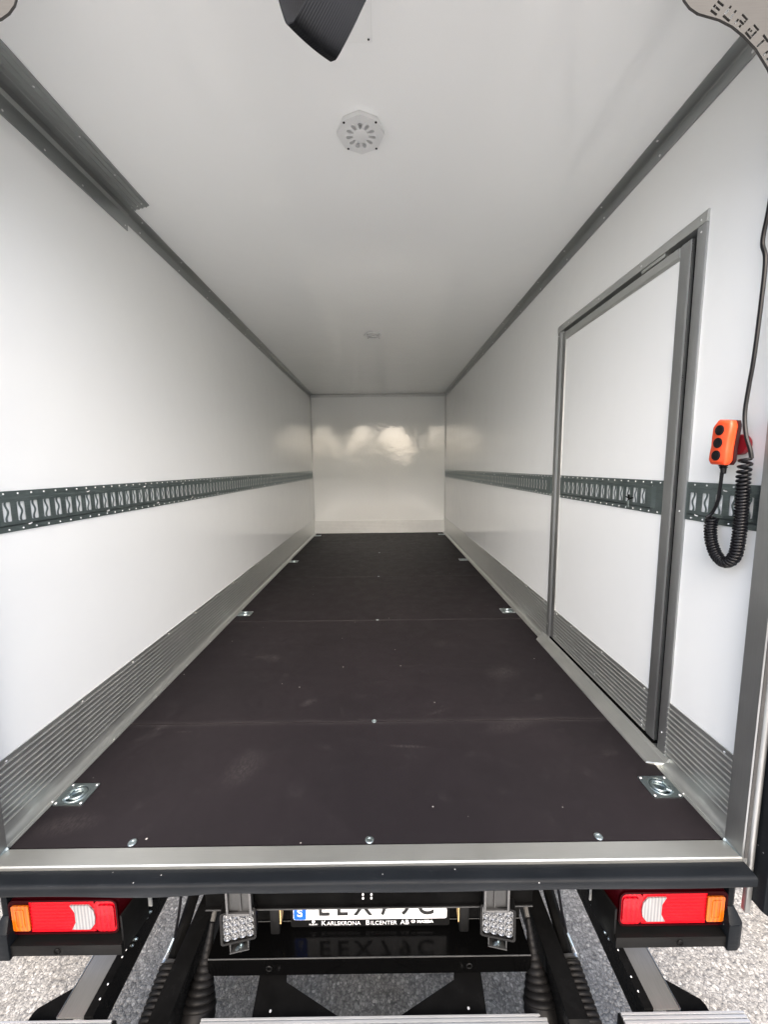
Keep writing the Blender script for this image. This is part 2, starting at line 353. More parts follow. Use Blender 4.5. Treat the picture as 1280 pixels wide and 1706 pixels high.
# --- plywood floor panels with holes where the lashing rings sink in
ring_pos = []
for y in (0.191, 1.84, 3.48, 5.20):
    ring_pos += [(-1.010, y), (1.010, y)]
joints = [0.0, 0.556, 1.687, 2.81, 3.90, 4.72, L]
for a, b_ in zip(joints[:-1], joints[1:]):
    holes = [circ(x, y, 0.034, 24) for x, y in ring_pos if a < y < b_]
    e = 0.0036
    shape([(-HW, a + e), (HW, a + e), (HW, b_ - e), (-HW, b_ - e)], holes, 0.021, lambda u, v, w: (u, v, w - 0.021)).build('floor_panel', FLOOR, T, smooth=0)
for xa, xb in ((-1.158, -1.1005), (1.1005, 1.158)): MB().box(xa, xb, -0.049, L + 0.05, -0.10, -0.0305).build('side_rail', VOID, T)
MB().box(-HW, HW, 0, L, -0.1, -0.024).build('subfloor', BLACK, T)
# floor screws
for x, y, r in [(-0.706, 0.015, 0.0125), (0.008, 0.014, 0.0125), (0.699, 0.015, 0.0125), (0.010, 0.560, 0.011), (0.010, 1.690, 0.010), (0.007, 2.815, 0.010), (0.006, 3.905, 0.010)]:
    mb = MB(); mb.lathe([(r, 0), (r, 0.0012), (r * 0.82, 0.0026), (r * 0.40, 0.0026), (r * 0.34, 0.0012), (0.0005, 0.0012)], (x, y, 0), (0, 0, 1), 20)
    mb.build('floor_screw', ZINC, T)

# --- lashing rings
def lashing_ring(x, y):
    s = 1 if x > 0 else -1
    hx, hy = 0.0505, 0.045
    pl = shape(rrect(x - hx, x + hx, y - hy, y + hy, 0.007), [circ(x, y, 0.033, 28)], 0.003, lambda u, v, w: (u, v, w + 0.0004))
    cup = [(0.033, 0.0030), (0.032, -0.002), (0.026, -0.011), (0.013, -0.014), (0.0005, -0.0145)]
    seg = 28; vs = []
    for r, z in cup:
        vs += [(x + r * math.cos(2 * PI * k / seg), y + r * math.sin(2 * PI * k / seg), z) for k in range(seg)]
    cupm = MB(); cupm.add(vs, [(i * seg + k, i * seg + (k + 1) % seg, (i + 1) * seg + (k + 1) % seg, (i + 1) * seg + k) for i in range(len(cup) - 1) for k in range(seg)])
    # raised collar round the cup
    pl.tube([(x + 0.0350 * math.cos(2 * PI * k / 28), y + 0.0350 * math.sin(2 * PI * k / 28), 0.0034) for k in range(29)], 0.0022, 8, False)
    p = pl.build('lashing_ring', ZINC, T); cupm.build('recess_cup', ZINCD, p)
    # forged ring lying in the cup: open towards the wall side, its ends turned out to the hinge
    pts = [(x - s * 0.004 - s * 0.021 * math.cos(t), y + 0.021 * math.sin(t), 0.0040) for t in [R(-142 + 284 * k / 24) for k in range(25)]]
    pts = [(x + s * 0.024, y - 0.022, 0.0040)] + pts + [(x + s * 0.024, y + 0.022, 0.0040)]
    MB().tube(pts, 0.0050, 10).build('ring', ZINC, p)
    MB().tube([(x + s * 0.0265, y - 0.025, 0.0036), (x + s * 0.0265, y + 0.025, 0.0036)], 0.0038, 8).build('hinge_bar', ZINC, p)
    mb = MB()
    for dx in (-1, 1):
        for dy in (-1, 1):
            mb.lathe([(0.0042, 0), (0.003, 0.0018), (0.0008, 0.0018)], (x + dx * 0.042, y + dy * 0.037, 0.0032), (0, 0, 1), 10)
    mb = mb.build('screw_heads', RIVET, p); mb['kind'] = 'stuff'
for x, y in ring_pos: lashing_ring(x, y)

# --- ribbed kick plates along the side walls
def kick_profile(s, x_wall, z0, top=0.25, foot=True):
    """closed profile in (x,z); ribs catch the light"""
    p = [(x_wall, top)]
    d0 = 0.004
    p += [(x_wall - s * d0, top)]
    z = top - 0.020
    while z > 0.040:
        p += [(x_wall - s * d0, z + 0.0034), (x_wall - s * (d0 + 0.0036), z + 0.0004), (x_wall - s * (d0 + 0.0036), z - 0.0006), (x_wall - s * d0, z - 0.0010)]
        z -= 0.0195
    if foot:
        zc = 0.026
        for k in range(7):
            t = PI / 2 * k / 6
            p.append((x_wall - s * (d0 + 0.016 * (1 - math.cos(t))), zc - 0.0205 * math.sin(t)))
        p += [(x_wall - s * 0.026, 0.0050), (x_wall - s * 0.027, 0.0035), (x_wall - s * 0.037, 0.0028), (x_wall - s * 0.0375, 0.0008), (x_wall, 0.0008)]
    else:
        p += [(x_wall - s * d0, z0), (x_wall, z0)]
    return p
def kick_plate(s, y0, y1):
    o = MB().prism(kick_profile(s, s * (HW - 0.0004), 0.05), 'Y', y0, y1).build('kick_plate', ALU, T)
    xs = s * (HW - 0.0044); pts = []
    y = y0 + 0.06
    while y < y1 - 0.03:
        pts.append((xs, y, 0.2375)); y += 0.30
    rivets(pts, (-s, 0, 0), 0.0034, 0.0022, RIVET, o)
    pts = []; y = y0 + 0.16
    while y < y1 - 0.03:
        pts.append((s * (HW - 0.0335), y, 0.0052)); y += 0.30
    rivets(pts, (-s * 0.1, 0, 1), 0.0032, 0.002, RIVET, o)
kick_plate(-1, -0.002, L - 0.004)
kick_plate(1, 1.336, L - 0.004)
kick_plate(1, -0.002, 0.292)
# end wall skirting and pale trims
p = [(L - 0.0004, 0.212), (L - 0.005, 0.212)]
z = 0.19
while z > 0.03:
    p += [(L - 0.005, z + 0.003), (L - 0.008, z), (L - 0.005, z - 0.003)]; z -= 0.024
p += [(L - 0.005, 0.012), (L - 0.012, 0.0008), (L - 0.0004, 0.0008)]
MB().prism(p, 'X', -HW + 0.008, HW - 0.008).build('end_skirting', PALE, T)
MB().box(-HW + 0.004, HW - 0.004, L - 0.014, L - 0.0004, H - 0.048, H - 0.004).build('end_trim', PALE, T, bevel=0.004)
for s in (-1, 1):
    xa, xb = sorted((s * (HW - 0.0004), s * (HW - 0.017)))
    MB().box(xa, xb, L - 0.012, L - 0.0008, 0.213, H - 0.05).build('corner_trim', PALE, T, bevel=0.003)

# --- angle profile along ceiling edges
def edge_trim(s, y0, y1):
    x = s * (HW - 0.0004); zt = H - 0.0004
    prof = [(x, zt), (x - s * 0.043, zt), (x - s * 0.0435, zt - 0.0035), (x - s * 0.030, zt - 0.006), (x - s * 0.012, zt - 0.012), (x - s * 0.008, zt - 0.016), (x - s * 0.005, zt - 0.036), (x - s * 0.0035, zt - 0.052), (x, zt - 0.052)]
    o = MB().prism(prof, 'Y', y0, y1).build('ceiling_edge_trim', ALUT, T, smooth=12)
    pts = []; q = []; y = y0 + 0.16
    while y < y1:
        pts.append((x - s * 0.031, y, zt - 0.0052)); q.append((x - s * 0.0046, y + 0.02, zt - 0.039)); y += 0.36
    rivets(pts, (0, 0, -1), 0.0042, 0.003, RIVET, o); rivets(q, (-s, 0, 0), 0.0042, 0.003, RIVET, o)
edge_trim(-1, 0.80, L - 0.001); edge_trim(1, -0.002, L - 0.001)
# wide ribbed cover at the left rear
x = -HW + 0.0004; zt = H - 0.0004
prof = [(x, zt), (x + 0.133, zt), (x + 0.1335, zt - 0.004)]
u = 0.118
while u > 0.045:
    prof += [(x + u + 0.004, zt - 0.004), (x + u + 0.002, zt - 0.0075), (x + u - 0.002, zt - 0.0075), (x + u - 0.004, zt - 0.004)]; u -= 0.021
prof += [(x + 0.030, zt - 0.006), (x + 0.016, zt - 0.013), (x + 0.009, zt - 0.026), (x + 0.006, zt - 0.05), (x + 0.004, zt - 0.0815), (x, zt - 0.082)]
o = MB().prism(prof, 'Y', -0.002, lambda p: 0.845 + 0.045 * (1 - min(1, max(0, (p[0] - x) / 0.133)))).build('corner_cover', ALUT, T, smooth=12)
rivets([(x + 0.108, y, zt - 0.004) for y in (0.30, 0.48, 0.66, 0.83)] + [(x + 0.08, 0.845, zt - 0.004), (x + 0.05, 0.855, zt - 0.004)], (0, 0, -1), 0.0032, 0.002, RIVET, o)
rivets([(x + 0.0048, y, zt - 0.068) for y in (0.30, 0.45, 0.62, 0.87)], (1, 0, 0), 0.0032, 0.002, RIVET, o)

# --- slotted lashing rails
def rail(s, y0, y1, first, pitch, parent, end_near=True, wall=HW, blank=None):
    """hat section rail with real slots; s = side"""
    z0, z1 = 0.925, 1.052; zf0, zf1 = 0.9475, 1.0285
    X = lambda d: s * (wall - 0.0005 - d)
    holes = []; cs = []; y = first
    while y < y1 - 0.018:
        if y > y0 + 0.018 and not (blank and blank[0] < y < blank[1]): cs.append(y)
        y += pitch
    for c in cs:
        holes.append(rrect(c - 0.0135, c + 0.0135, 0.958, 1.018, 0.002, 1))
    D = 0.0058
    ya, yb = (y0 + 0.012 if end_near else y0), y1 - 0.012
    if blank: ya = blank[1] if blank[0] <= y0 else ya; 
    mb = shape([(ya, zf0), (yb, zf0), (yb, zf1), (ya, zf1)], holes, 0.0016, lambda u, v, w: (X(D - w), u, v))
    for (za, zb, zc) in ((zf1, 1.034, z1), (zf0, 0.942, z0)):
        # slant and flange
        mb.add([(X(D), ya, za), (X(D), yb, za), (X(0.003), yb, zb), (X(0.003), ya, zb)], [(0, 1, 2, 3)])
        a_, b_ = sorted((X(0.003), X(0.0))); zz0, zz1 = sorted((zb, zc))
        mb.box(a_, b_, y0, y1, zz0, zz1)
    for yy, y2 in ((ya, y0), (yb, y1)):
        mb.add([(X(D), yy, zf0), (X(D), yy, zf1), (X(0.003), yy + (y2 - yy) * 0.4, 1.034), (X(0.003), yy + (y2 - yy) * 0.4, 0.942)], [(0, 1, 2, 3)])
        if abs(y2 - yy) > 0.003:
            a_, b_ = sorted((X(0.0032), X(0.0))); q0, q1 = sorted((yy, y2)); mb.box(a_, b_, q0, q1, 0.9421, 1.0339)
    # wavy tongue inside each slot
    for c in cs:
        vs = []; n = 16
        for k in range(n + 1):
            t = k / n; zz = 0.958 + 0.06 * t
            off = -0.0036 * math.cos(2.6 * PI * (t - 0.5) + PI) + 0.0015
            for e in (-0.0026, 0.0026): vs.append((X(D - 0.0022), c + off + e, zz))
        for k in range(n + 1):
            t = k / n; zz = 0.958 + 0.06 * t
            off = -0.0036 * math.cos(2.6 * PI * (t - 0.5) + PI) + 0.0015
            for e in (-0.0026, 0.0026): vs.append((X(D - 0.0040), c + off + e, zz))
        m_ = 2 * (n + 1); fs = []
        for k in range(n):
            a = 2 * k
            fs += [(a, a + 1, a + 3, a + 2), (m_ + a, m_ + a + 2, m_ + a + 3, m_ + a + 1), (a, a + 2, m_ + a + 2, m_ + a), (a + 1, m_ + a + 1, m_ + a + 3, a + 3)]
        mb.add(vs, fs)
    o = mb.build('lashing_rail', RAIL, parent, smooth=40)
    pts = []; y = y0 + 0.014; k = 0
    while y < y1 - 0.004:
        pts += [(X(0.003), y, 1.0435), (X(0.003), y + 0.006, 0.9325)]; y += 0.0475
    marks = []
    y = y0 + 0.13
    while y < min(y1, 3.5):
        marks += [(X(0.008), y, 1.031), (X(0.008), y + 0.10, 0.944)]; y += 0.36
    return o, pts, marks
def full_rail(s, y0, y1, first, pitch, **kw):
    o, pts, marks = rail(s, y0, y1, first, pitch, T, **kw)
    rivets(pts, (-s, 0, 0), 0.0030, 0.0022, RIVET, o)
    mb = MB()
    for px, py, pz in marks: mb.tube([(px, py - 0.006, pz - 0.0015), (px - s * 0.003, py, pz), (px, py + 0.006, pz + 0.0015)], 0.0019, 6)
    q = mb.build('spring_clips', RIVET, o); q['kind'] = 'stuff'
full_rail(-1, -0.004, 5.40, 0.0620, 0.0471)
full_rail(1, 1.338, 5.41, 1.42, 0.0471)
full_rail(1, 0.003, 0.288, 0.057, 0.0495)

# --- side door (part) with leaf frame, kick plate, rail, latch; frame is its own part
fr = MB()
fx0, fx1 = HW - 0.009, 1.155
fr.prism([(fx0, 0.293), (fx0, 0.322), (fx0 + 0.004, 0.3235), (fx0 + 0.004, 0.3275), (fx1, 0.3275), (fx1, 0.3185), (HW - 0.0004, 0.3175), (HW - 0.0004, 0.287), (fx0 + 0.003, 0.287)], 'Z', 0.003, 1.871)
nj = fr.build('door_frame', ALUZ, T)
MB().prism([(fx0, 1.2965), (fx0, 1.325), (HW - 0.0004, 1.331), (HW - 0.0004, 1.3005), (fx1, 1.2995), (fx1, 1.281), (fx0 + 0.014, 1.281), (fx0 + 0.002, 1.292)], 'Z', 0.003, 1.871).build('jamb', ALUZ, nj)
MB().prism([(fx0, 1.8725), (fx0, 1.902), (fx0 + 0.004, 1.909), (HW - 0.0004, 1.909), (HW - 0.0004, 1.8855), (fx1, 1.8845), (fx1, 1.8715)], 'Y', 0.287, 1.331).build('head', ALU, nj, smooth=0)
MB().prism([(1.0355, 0.0009), (1.0375, 0.006), (1.081, 0.030), (1.090, 0.043), (1.155, 0.044), (1.155, 0.0009)], 'Y', lambda p: 0.258 + (0.042 if p[0] < 1.06 else 0.0) + 0.15 * p[1], lambda p: 1.372 - (0.03 if p[0] < 1.06 else 0)).build('threshold', ALU, nj, smooth=0)
rivets([(fx0, 0.306, z) for z in (0.12, 0.95, 1.85)] + [(fx0, 1.311, z) for z in (0.12, 0.95, 1.85)] + [(fx0, y, 1.888) for y in (0.31, 0.60, 0.9, 1.2)], (-1, 0, 0), 0.0034, 0.002, RIVET, nj)
MB().box(1.093, 1.13, 0.47, 0.60, 1.8575, 1.871).build('door_stop', ALU, nj, bevel=0.001)
sl = MB()
sl.box(1.1385, 1.1545, 0.3278, 0.352, 0.046, 1.871); sl.box(1.1385, 1.1545, 1.262, 1.2808, 0.046, 1.871); sl.box(1.1385, 1.1545, 0.3525, 1.2615, 1.840, 1.871); sl.box(1.1385, 1.1545, 0.3525, 1.2615, 0.0445, 0.060)
sl.build('gap_light_block', VOID, nj)  # black blocker added behind the door gaps to stop light leaking in
ly0, ly1, lz0, lz1 = 0.3455, 1.272, 0.058, 1.852
leaf = MB().box(HW, 1.138, ly0 + 0.012, ly1 - 0.004, lz0 + 0.004, lz1 - 0.004).build('side_door', WALL, T, smooth=0)
lx = HW - 0.008
MB().prism([(lx, 0.356), (lx, 0.388), (lx + 0.003, 0.390), (lx + 0.003, 0.397), (HW - 0.0004, 0.398), (HW - 0.0004, 0.3495), (1.138, 0.3495), (1.138, ly0), (lx + 0.0125, ly0), (lx + 0.0085, ly0), (lx + 0.0080, ly0 + 0.002), (lx + 0.0055, ly0 + 0.002), (lx + 0.005, ly0 + 0.0004), (lx + 0.0025, ly0 + 0.0012), (lx + 0.0010, 0.3495)], 'Z', lz0, lz1).build('leaf_frame', ALUZ, leaf)
MB().box(lx + 0.0012, lx + 0.0048, ly0 - 0.0012, ly0 + 0.0001, lz0, lz1).build('edge_shading_strip', ALUB, leaf)  # bright strip stands in for the highlight along the leaf edge
MB().box(lx + 0.0130, 1.138, ly0 - 0.005, ly0 - 0.0002, lz0, lz1).build('gap_shade_strip', VOID, leaf)  # black strip stands in for the shade in the gap beside the leaf
MB().box(1.0895, 1.138, 0.3460, 1.2715, 0.0445, 0.0565).build('gap_shade_strip', VOID, leaf)  # black strip puts shade into the gap above the threshold
MB().prism([(lx, 1.243), (lx, 1.265), (lx + 0.003, 1.272), (1.138, 1.272), (1.138, 1.2685), (HW - 0.0004, 1.2685), (HW - 0.0004, 1.2315), (lx + 0.003, 1.2325)], 'Z', lz0, lz1).build('leaf_frame', ALUZ, leaf)
MB().prism([(lx, 1.822), (lx, lz1 - 0.001), (HW + 0.02, lz1 - 0.001), (HW + 0.02, lz1 - 0.0035), (HW - 0.0004, lz1 - 0.0035), (HW - 0.0004, 1.811), (lx + 0.004, 1.812)], 'Y', 0.3985, 1.231).build('leaf_frame', ALU, leaf, smooth=0)
MB().prism(kick_profile(1, HW - 0.0004, 0.056, 0.236, False), 'Y', 0.3985, 1.231).build('kick_plate', ALU, leaf)
rivets([(HW - 0.0045, y, 0.2245) for y in (0.42, 0.72, 1.02, 1.2)] + [(HW - 0.0045, y, 0.088) for y in (0.42, 0.77, 1.2)] + [(HW - 0.0045, 0.42, 0.068)], (-1, 0, 0), 0.0034, 0.002, RIVET, leaf)
ro, pts, marks = rail(1, 0.4005, 1.2295, 0.505, 0.0471, leaf, blank=(0.39, 0.455))
rivets(pts, (-1, 0, 0), 0.0030, 0.0022, RIVET, leaf)
mb = MB()   # small catch hanging in the rail
mb.tube([(1.083, 0.575, 0.988), (1.080, 0.568, 0.975), (1.081, 0.572, 0.962)], 0.0035, 8)
mb.tube([(1.082, 0.545, 0.977), (1.080, 0.565, 0.973), (1.082, 0.59, 0.978)], 0.003, 8)
mb.build('catch', BLACK, leaf)
MB().box(1.079, 1.0815, 0.567, 0.577, 0.936, 0.966).build('catch_tag', ZINC, leaf, bevel=0.001)

# --- ceiling vents
def vent(x, y, r=0.082, detail=True):
    oct_ = [(x + r * 1.0 * math.cos(PI / 4 * k), y + r * math.sin(PI / 4 * k)) for k in range(8)]
    petals = []
    for k in range(11):
        a = 2 * PI * (k + 0.5) / 11 + PI / 2; ca, sa = math.cos(a), math.sin(a); pp = []
        for j in range(14):
            t = 2 * PI * j / 14; uu = 0.0385 + 0.0150 * math.cos(t); vv = 0.0080 * math.sin(t) * (1.0 + 0.45 * math.cos(t))
            pp.append((x + uu * ca - vv * sa, y + uu * sa + vv * ca))
        petals.append(pp)
    o = shape(oct_, petals, 0.006, lambda u, v, w: (u, v, H - 0.016 + w * 1.9)).build('ceiling_vent', VENTM, T, smooth=0)
    q = MB(); q.prism([(x + (r - 0.003) * math.cos(PI / 4 * k), y + (r - 0.003) * math.sin(PI / 4 * k)) for k in range(8)], 'Z', H - 0.0035, H - 0.0003); q.build('back_plate', VENTM, o, smooth=0)
    # raised hub and hooded rims of the openings
    q = MB(); q.lathe([(0.027, 0), (0.026, -0.003), (0.02, -0.0045), (0.0005, -0.005)], (x, y, H - 0.016), (0, 0, 1), 24)
    for pp in petals:
        c3 = [(a, b, H - 0.0165) for a, b in pp]; q.tube(c3 + [c3[0]], 0.0018, 6, False)
    q.build('grille_rim', VENTM, o)
    q = MB()
    for dx, dy in ((-.054, -.052), (.054, -.052), (-.048, .056), (.054, .056)): q.lathe([(0.0042, 0), (0.0036, -0.0016), (0.0006, -0.0016)], (x + dx, y + dy, H - 0.016), (0, 0, 1), 10)
    q = q.build('screw_heads', PLAST, o); q['kind'] = 'stuff'
VENTM = mat('white_vent_plastic', (0.70, 0.71, 0.705), 0.35)
vent(-0.004, 0.471); vent(-0.01, 2.565); 
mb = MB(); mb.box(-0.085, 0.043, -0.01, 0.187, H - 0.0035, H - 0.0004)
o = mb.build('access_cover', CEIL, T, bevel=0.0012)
rivets([(0.034, 0.178, H - 0.0035)], (0, 0, -1), 0.0032, 0.0016, PLAST, o)

# --- rear frame: sill, posts, header, gussets
MB().prism([(-0.002, -0.03), (-0.002, 0.001), (-0.053, 0.003), (-0.057, 0.001), (-0.057, -0.03)], 'X', -1.068, 1.068).build('rear_sill', ALUX, T, smooth=0)
def post(s, lean):
    zt = 2.30
    def X(z): return s * (1.068 - lean * max(z, 0))
    mb = MB()
    rows = [-0.044, 0.0, 0.6, 1.2, 1.8, zt]; n = 0; vs = []
    for z in rows:
        xi = X(z); xo = s * 1.1495
        ring = [(xi, 0.001), (xi, -0.0545), (xi + s * 0.0025, -0.057), (xi + s * 0.013, -0.057)]
        for k in range(7):
            t = PI * k / 6; ring.append((xi + s * (0.022 - 0.009 * math.cos(t)), -0.057 - 0.009 * math.sin(t)))
        ring += [(xi + s * 0.033, -0.0505), (xo, -0.0505), (xo, 0.001)]
        n = len(ring); vs += [(a, b, z) for a, b in ring]
    fs = [(i * n + k, i * n + (k + 1) % n, (i + 1) * n + (k + 1) % n, (i + 1) * n + k) for i in range(len(rows) - 1) for k in range(n)]
    fs += [tuple(range(n))[::-1], tuple((len(rows) - 1) * n + k for k in range(n))]
    mb.add(vs, fs)
    o = mb.build('rear_post', ALUZ, T, smooth=35)
    xa, xb = sorted((s * 1.0835, s * 1.100)); MB().box(xa, xb, -0.0655, -0.051, -0.165, -0.0445).build('post_foot', ALUZ, o, bevel=0.004)
    xa, xb = sorted((s * 1.0708, s * 1.0800)); MB().box(xa, xb, -0.0586, -0.0572, 0.004, 2.29).build('edge_shading_strip', MIDAL, o)  # darker strip laid on to put shade into the sunlit rear face
    # weld bead at the mitre with the sill
    MB().tube([(s * 1.064, -0.001, 0.004), (s * 1.063, -0.004, 0.0055), (s * 1.0655, -0.009, 0.0045), (s * 1.0665, -0.03, 0.0035), (s * 1.0672, -0.054, 0.003)], [0.004, 0.0055, 0.004, 0.0018, 0.0022], 8).build('weld_bead', ZINC, o)
post(-1, 0.0); post(1, 0.0)
MB().box(-1.15, 1.15, -0.057, -0.0005, 2.3005, 2.40).build('rear_header', ALUX, T, bevel=0.004)
# stencil letters: strokes in a 0..1 x 0..1 cell (kept apart so the plate stays in one piece)
STROKES = {
 'E': [(0.0, 0.0, 0.9, 0.2), (0.0, 0.28, 0.22, 0.62), (0.30, 0.40, 0.9, 0.58), (0.10, 0.80, 1.0, 1.0)],
 'U': [(0.0, 0.26, 0.22, 1.0), (0.0, 0.0, 1.0, 0.2), (0.78, 0.26, 1.0, 1.0)],
 'R': [(0.0, 0.0, 0.22, 0.5), (0.30, 0.40, 1.0, 0.58), (0.78, 0.64, 1.0, 0.78), (0.1, 0.82, 1.0, 1.0), (0.66, 0.0, 0.9, 0.34)],
 'O': [(0.0, 0.0, 1.0, 0.2), (0.0, 0.26, 0.22, 0.55), (0.78, 0.26, 1.0, 0.76), (0.15, 0.82, 1.0, 1.0), (0.30, 0.38, 0.5, 0.55)],
 'T': [(0.0, 0.8, 1.0, 1.0), (0.39, 0.0, 0.61, 0.74)],
}
arc = [(0.738, 2.129), (0.752, 2.114), (0.771, 2.103), (0.795, 2.097), (0.819, 2.091), (0.848, 2.078), (0.875, 2.060), (0.905, 2.034), (0.936, 1.995), (0.964, 1.945), (0.985, 1.89), (1.005, 1.81), (1.016, 1.73)]
arc = [(a - 0.011, b - 0.014) for a, b in arc]
def gusset(s, letters):
    out = [(0.711, 2.30), (0.710, 2.19), (0.715, 2.142)] + arc + [(1.045, 1.725), (1.045, 2.30)]
    holes = []
    if letters:
        spots = [('E', 0.8085, 2.1085, -33), ('U', 0.8365, 2.0975, -36), ('R', 0.8625, 2.0830, -40), ('O', 0.8885, 2.0640, -44), ('T', 0.9120, 2.0430, -48), ('R', 0.9320, 2.0200, -52)]
        hgt, wid = 0.027, 0.0185
        for ch, cx, cz, ang in spots:
            cx -= 0.011; cz -= 0.014
            ca, sa = math.cos(R(ang)), math.sin(R(ang))
            for (a0, b0, a1, b1) in STROKES[ch]:
                q = []
                for a, b in ((a0, b0), (a1, b0), (a1, b1), (a0, b1)):
                    uu = (a - 0.5) * wid; vv = (b - 0.35) * hgt
                    q.append((cx + uu * ca - vv * sa, cz + uu * sa + vv * ca))
                holes.append(q)
    return shape([(s * a, b) for a, b in out], [[(s * a, b) for a, b in q] for q in holes], 0.005, lambda u, v, w: (u, -0.064 + w, v)).build('corner_gusset', STEEL, T, smooth=0)
gusset(1, True); gusset(-1, False)

# --- rubber bumper under the sill
rows = 61; vs = []; 
for i in range(rows):
    xx = -1.072 + 2.144 * i / (rows - 1)
    sag = 0.006 * math.exp(-((xx + 0.62) / 0.16) ** 2) - 0.004 * math.exp(-((xx + 0.40) / 0.08) ** 2) + 0.0012 * math.sin(xx * 9)
    top = -0.0075 + 0.0008 * math.sin(xx * 5 + 1)
    prof = [(-0.0582, top), (-0.090, top - 0.001), (-0.0975, top - 0.003), (-0.101, top - 0.009), (-0.1005, -0.036 - sag * 0.6), (-0.098, -0.041 - sag), (-0.092, -0.043 - sag), (-0.0582, -0.043)]
    vs += [(xx, a, b) for a, b in prof]
n = 8; mb = MB(); mb.add(vs, [(i * n + k, i * n + (k + 1) % n, (i + 1) * n + (k + 1) % n, (i + 1) * n + k) for i in range(rows - 1) for k in range(n)] + [tuple(range(n)), tuple((rows - 1) * n + k for k in range(n))])
mb.build('rubber_bumper', RUBBER, T, smooth=45)
# upright rubber door buffers at both corners
for s in (-1, 1):
    mb = MB()
    X = lambda v: s * v
    for (xa, xb, ya, yb, zb0, zb1) in ((1.100, 1.150, -0.098, -0.052, -0.125, -0.165), (1.124, 1.215, -0.135, -0.0985, -0.175, -0.165)):
        vs = []
        for z_, lean_ in ((None, 0), (2.30, 0.0)):
            for (a, b) in ((xa, ya), (xb, ya), (xb, yb), (xa, yb)):
                zz = z_ if z_ is not None else (zb0 if a == xa else zb1)
                vs.append((X(a - lean_ * max(0, zz)), b, zz))
        mb.add(vs, [(0, 3, 2, 1), (4, 5, 6, 7), (0, 1, 5, 4), (1, 2, 6, 5), (2, 3, 7, 6), (3, 0, 4, 7)])
    mb.build('door_buffer', RUBBER, T, bevel=0.006)

# --- underside: crossmember, hangers, plate, beam
cm = MB().prism([(0.030, -0.03), (0.030, -0.241), (0.024, -0.2425), (0.024, -0.247), (0.075, -0.247), (0.075, -0.03)], 'X', -0.507, 0.513).build('crossmember', VOID, T, smooth=0)
MB().box(-0.505, 0.511, 0.0205, 0.0238, -0.2475, -0.2435).build('flange_highlight', CAST, cm, bevel=0.0008)  # grey strip paints the highlight along the black flange lip
for dx in (-0.016, 0.010):
    for zz in (-0.205, -0.218):
        MB().lathe([(0.0036, 0), (0.003, 0.003), (0.0008, 0.0036)], (dx, 0.0298, zz), (0, -1, 0), 8).build('bolt', RIVET, cm)
for s in (-1, 1):
    xc = s * 0.392; w = 0.036
    mb = MB(); mb.box(xc - w, xc + w, 0.004, 0.0245, -0.231, -0.046)
    o = mb.build('hanger_bracket', CAST, T, bevel=0.002)
    q = MB(); q.box(xc - w - 0.003, xc - w + 0.004, -0.003, 0.0038, -0.236, -0.046); q.box(xc + w - 0.004, xc + w + 0.003, -0.003, 0.0038, -0.236, -0.046); q.box(xc - w + 0.0042, xc + w - 0.0042, -0.003, 0.0038, -0.236, -0.228)
    q.build('rim', MIDAL, o, bevel=0.001)
    MB().box(xc - s * 0.006 - 0.002, xc - s * 0.006 + 0.002, -0.001, 0.0038, -0.22, -0.06).build('rib', CAST, o)
# beam under the plate
bz = -0.455
bm_ = MB().prism([(0.046, bz), (0.150, bz), (0.150, -0.52), (0.049, -0.52), (0.043, -0.517), (0.043, bz - 0.003)], 'X', -0.522, 0.522).build('rear_beam', GLOSS, T, smooth=0)
MB().tube([(-0.521, 0.0438, bz - 0.0005), (0.521, 0.0438, bz - 0.0005)], 0.0018, 8).build('edge_highlight', CAST, bm_)  # grey line stands in for the highlight on the beam's front edge
MB().tube([(-0.521, 0.146, bz + 0.0012), (0.521, 0.146, bz + 0.0012)], 0.0014, 8).build('edge_highlight', CAST, bm_)  # painted light line along the beam's back edge
for xx in (-0.325, 0.322):
    MB().tube([(xx + 0.0085 * math.cos(2 * PI * k / 20), 0.0418, -0.490 + 0.0085 * math.sin(2 * PI * k / 20)) for k in range(21)], 0.0022, 6, False).build('bolt_ring', SATIN, bm_)
MB().box(-0.522, 0.522, 0.152, 0.156, -0.60, -0.26).build('backing_plate', BLACK, T)
# number plate, slightly tipped, in a black holder
PY = 0.128
def on_plate(off):
    def f(u, v, w):
        # u to the right, v up, tipped so that the top leans back a little
        return (u + 0.0, PY + 0.18 * (v) * 0.35 - off - w, -0.412 + v * 0.98)
    return f
hold = MB().add([], [])
hold = shape(rrect(-0.272, 0.272, -0.037, 0.128, 0.008), [], 0.008, on_plate(-0.006))
np_ = hold.build('number_plate', PLAST, T)
shape(rrect(-0.262, 0.262, -0.008, 0.112, 0.007), [], 0.002, on_plate(0.0025)).build('plate_sheet', PLATE, np_)
shape(rrect(-0.2605, -0.2185, -0.0065, 0.1105, 0.006), [], 0.0006, on_plate(0.0046)).build('blue_band', BLUE, np_)
fo = on_plate(0.0053)
mb = MB()
def put(mb, body, size, x0, v0, f, sx=1.0, bold=0.0, thick=0.0006, align='LEFT'):
    t = text(body, size, thick, lambda a, b, w: f(x0 + a, v0 + b, w), align, sx, bold); mb.add(t.v, t.f)
for ch, xx in (('E', -0.180), ('E', -0.117), ('X', -0.055), ('7', 0.030), ('9', 0.098), ('C', 0.160)):
    put(mb, ch, 0.100, xx, 0.0095, fo, 0.86, 0.0016)
mb.build('plate_letters', INK, np_)
mb = MB(); put(mb, 'S', 0.040, -0.2395, 0.006, fo, 1.0, 0.0008, align='CENTER'); mb.build('band_letter', WPRINT, np_); mb = MB()
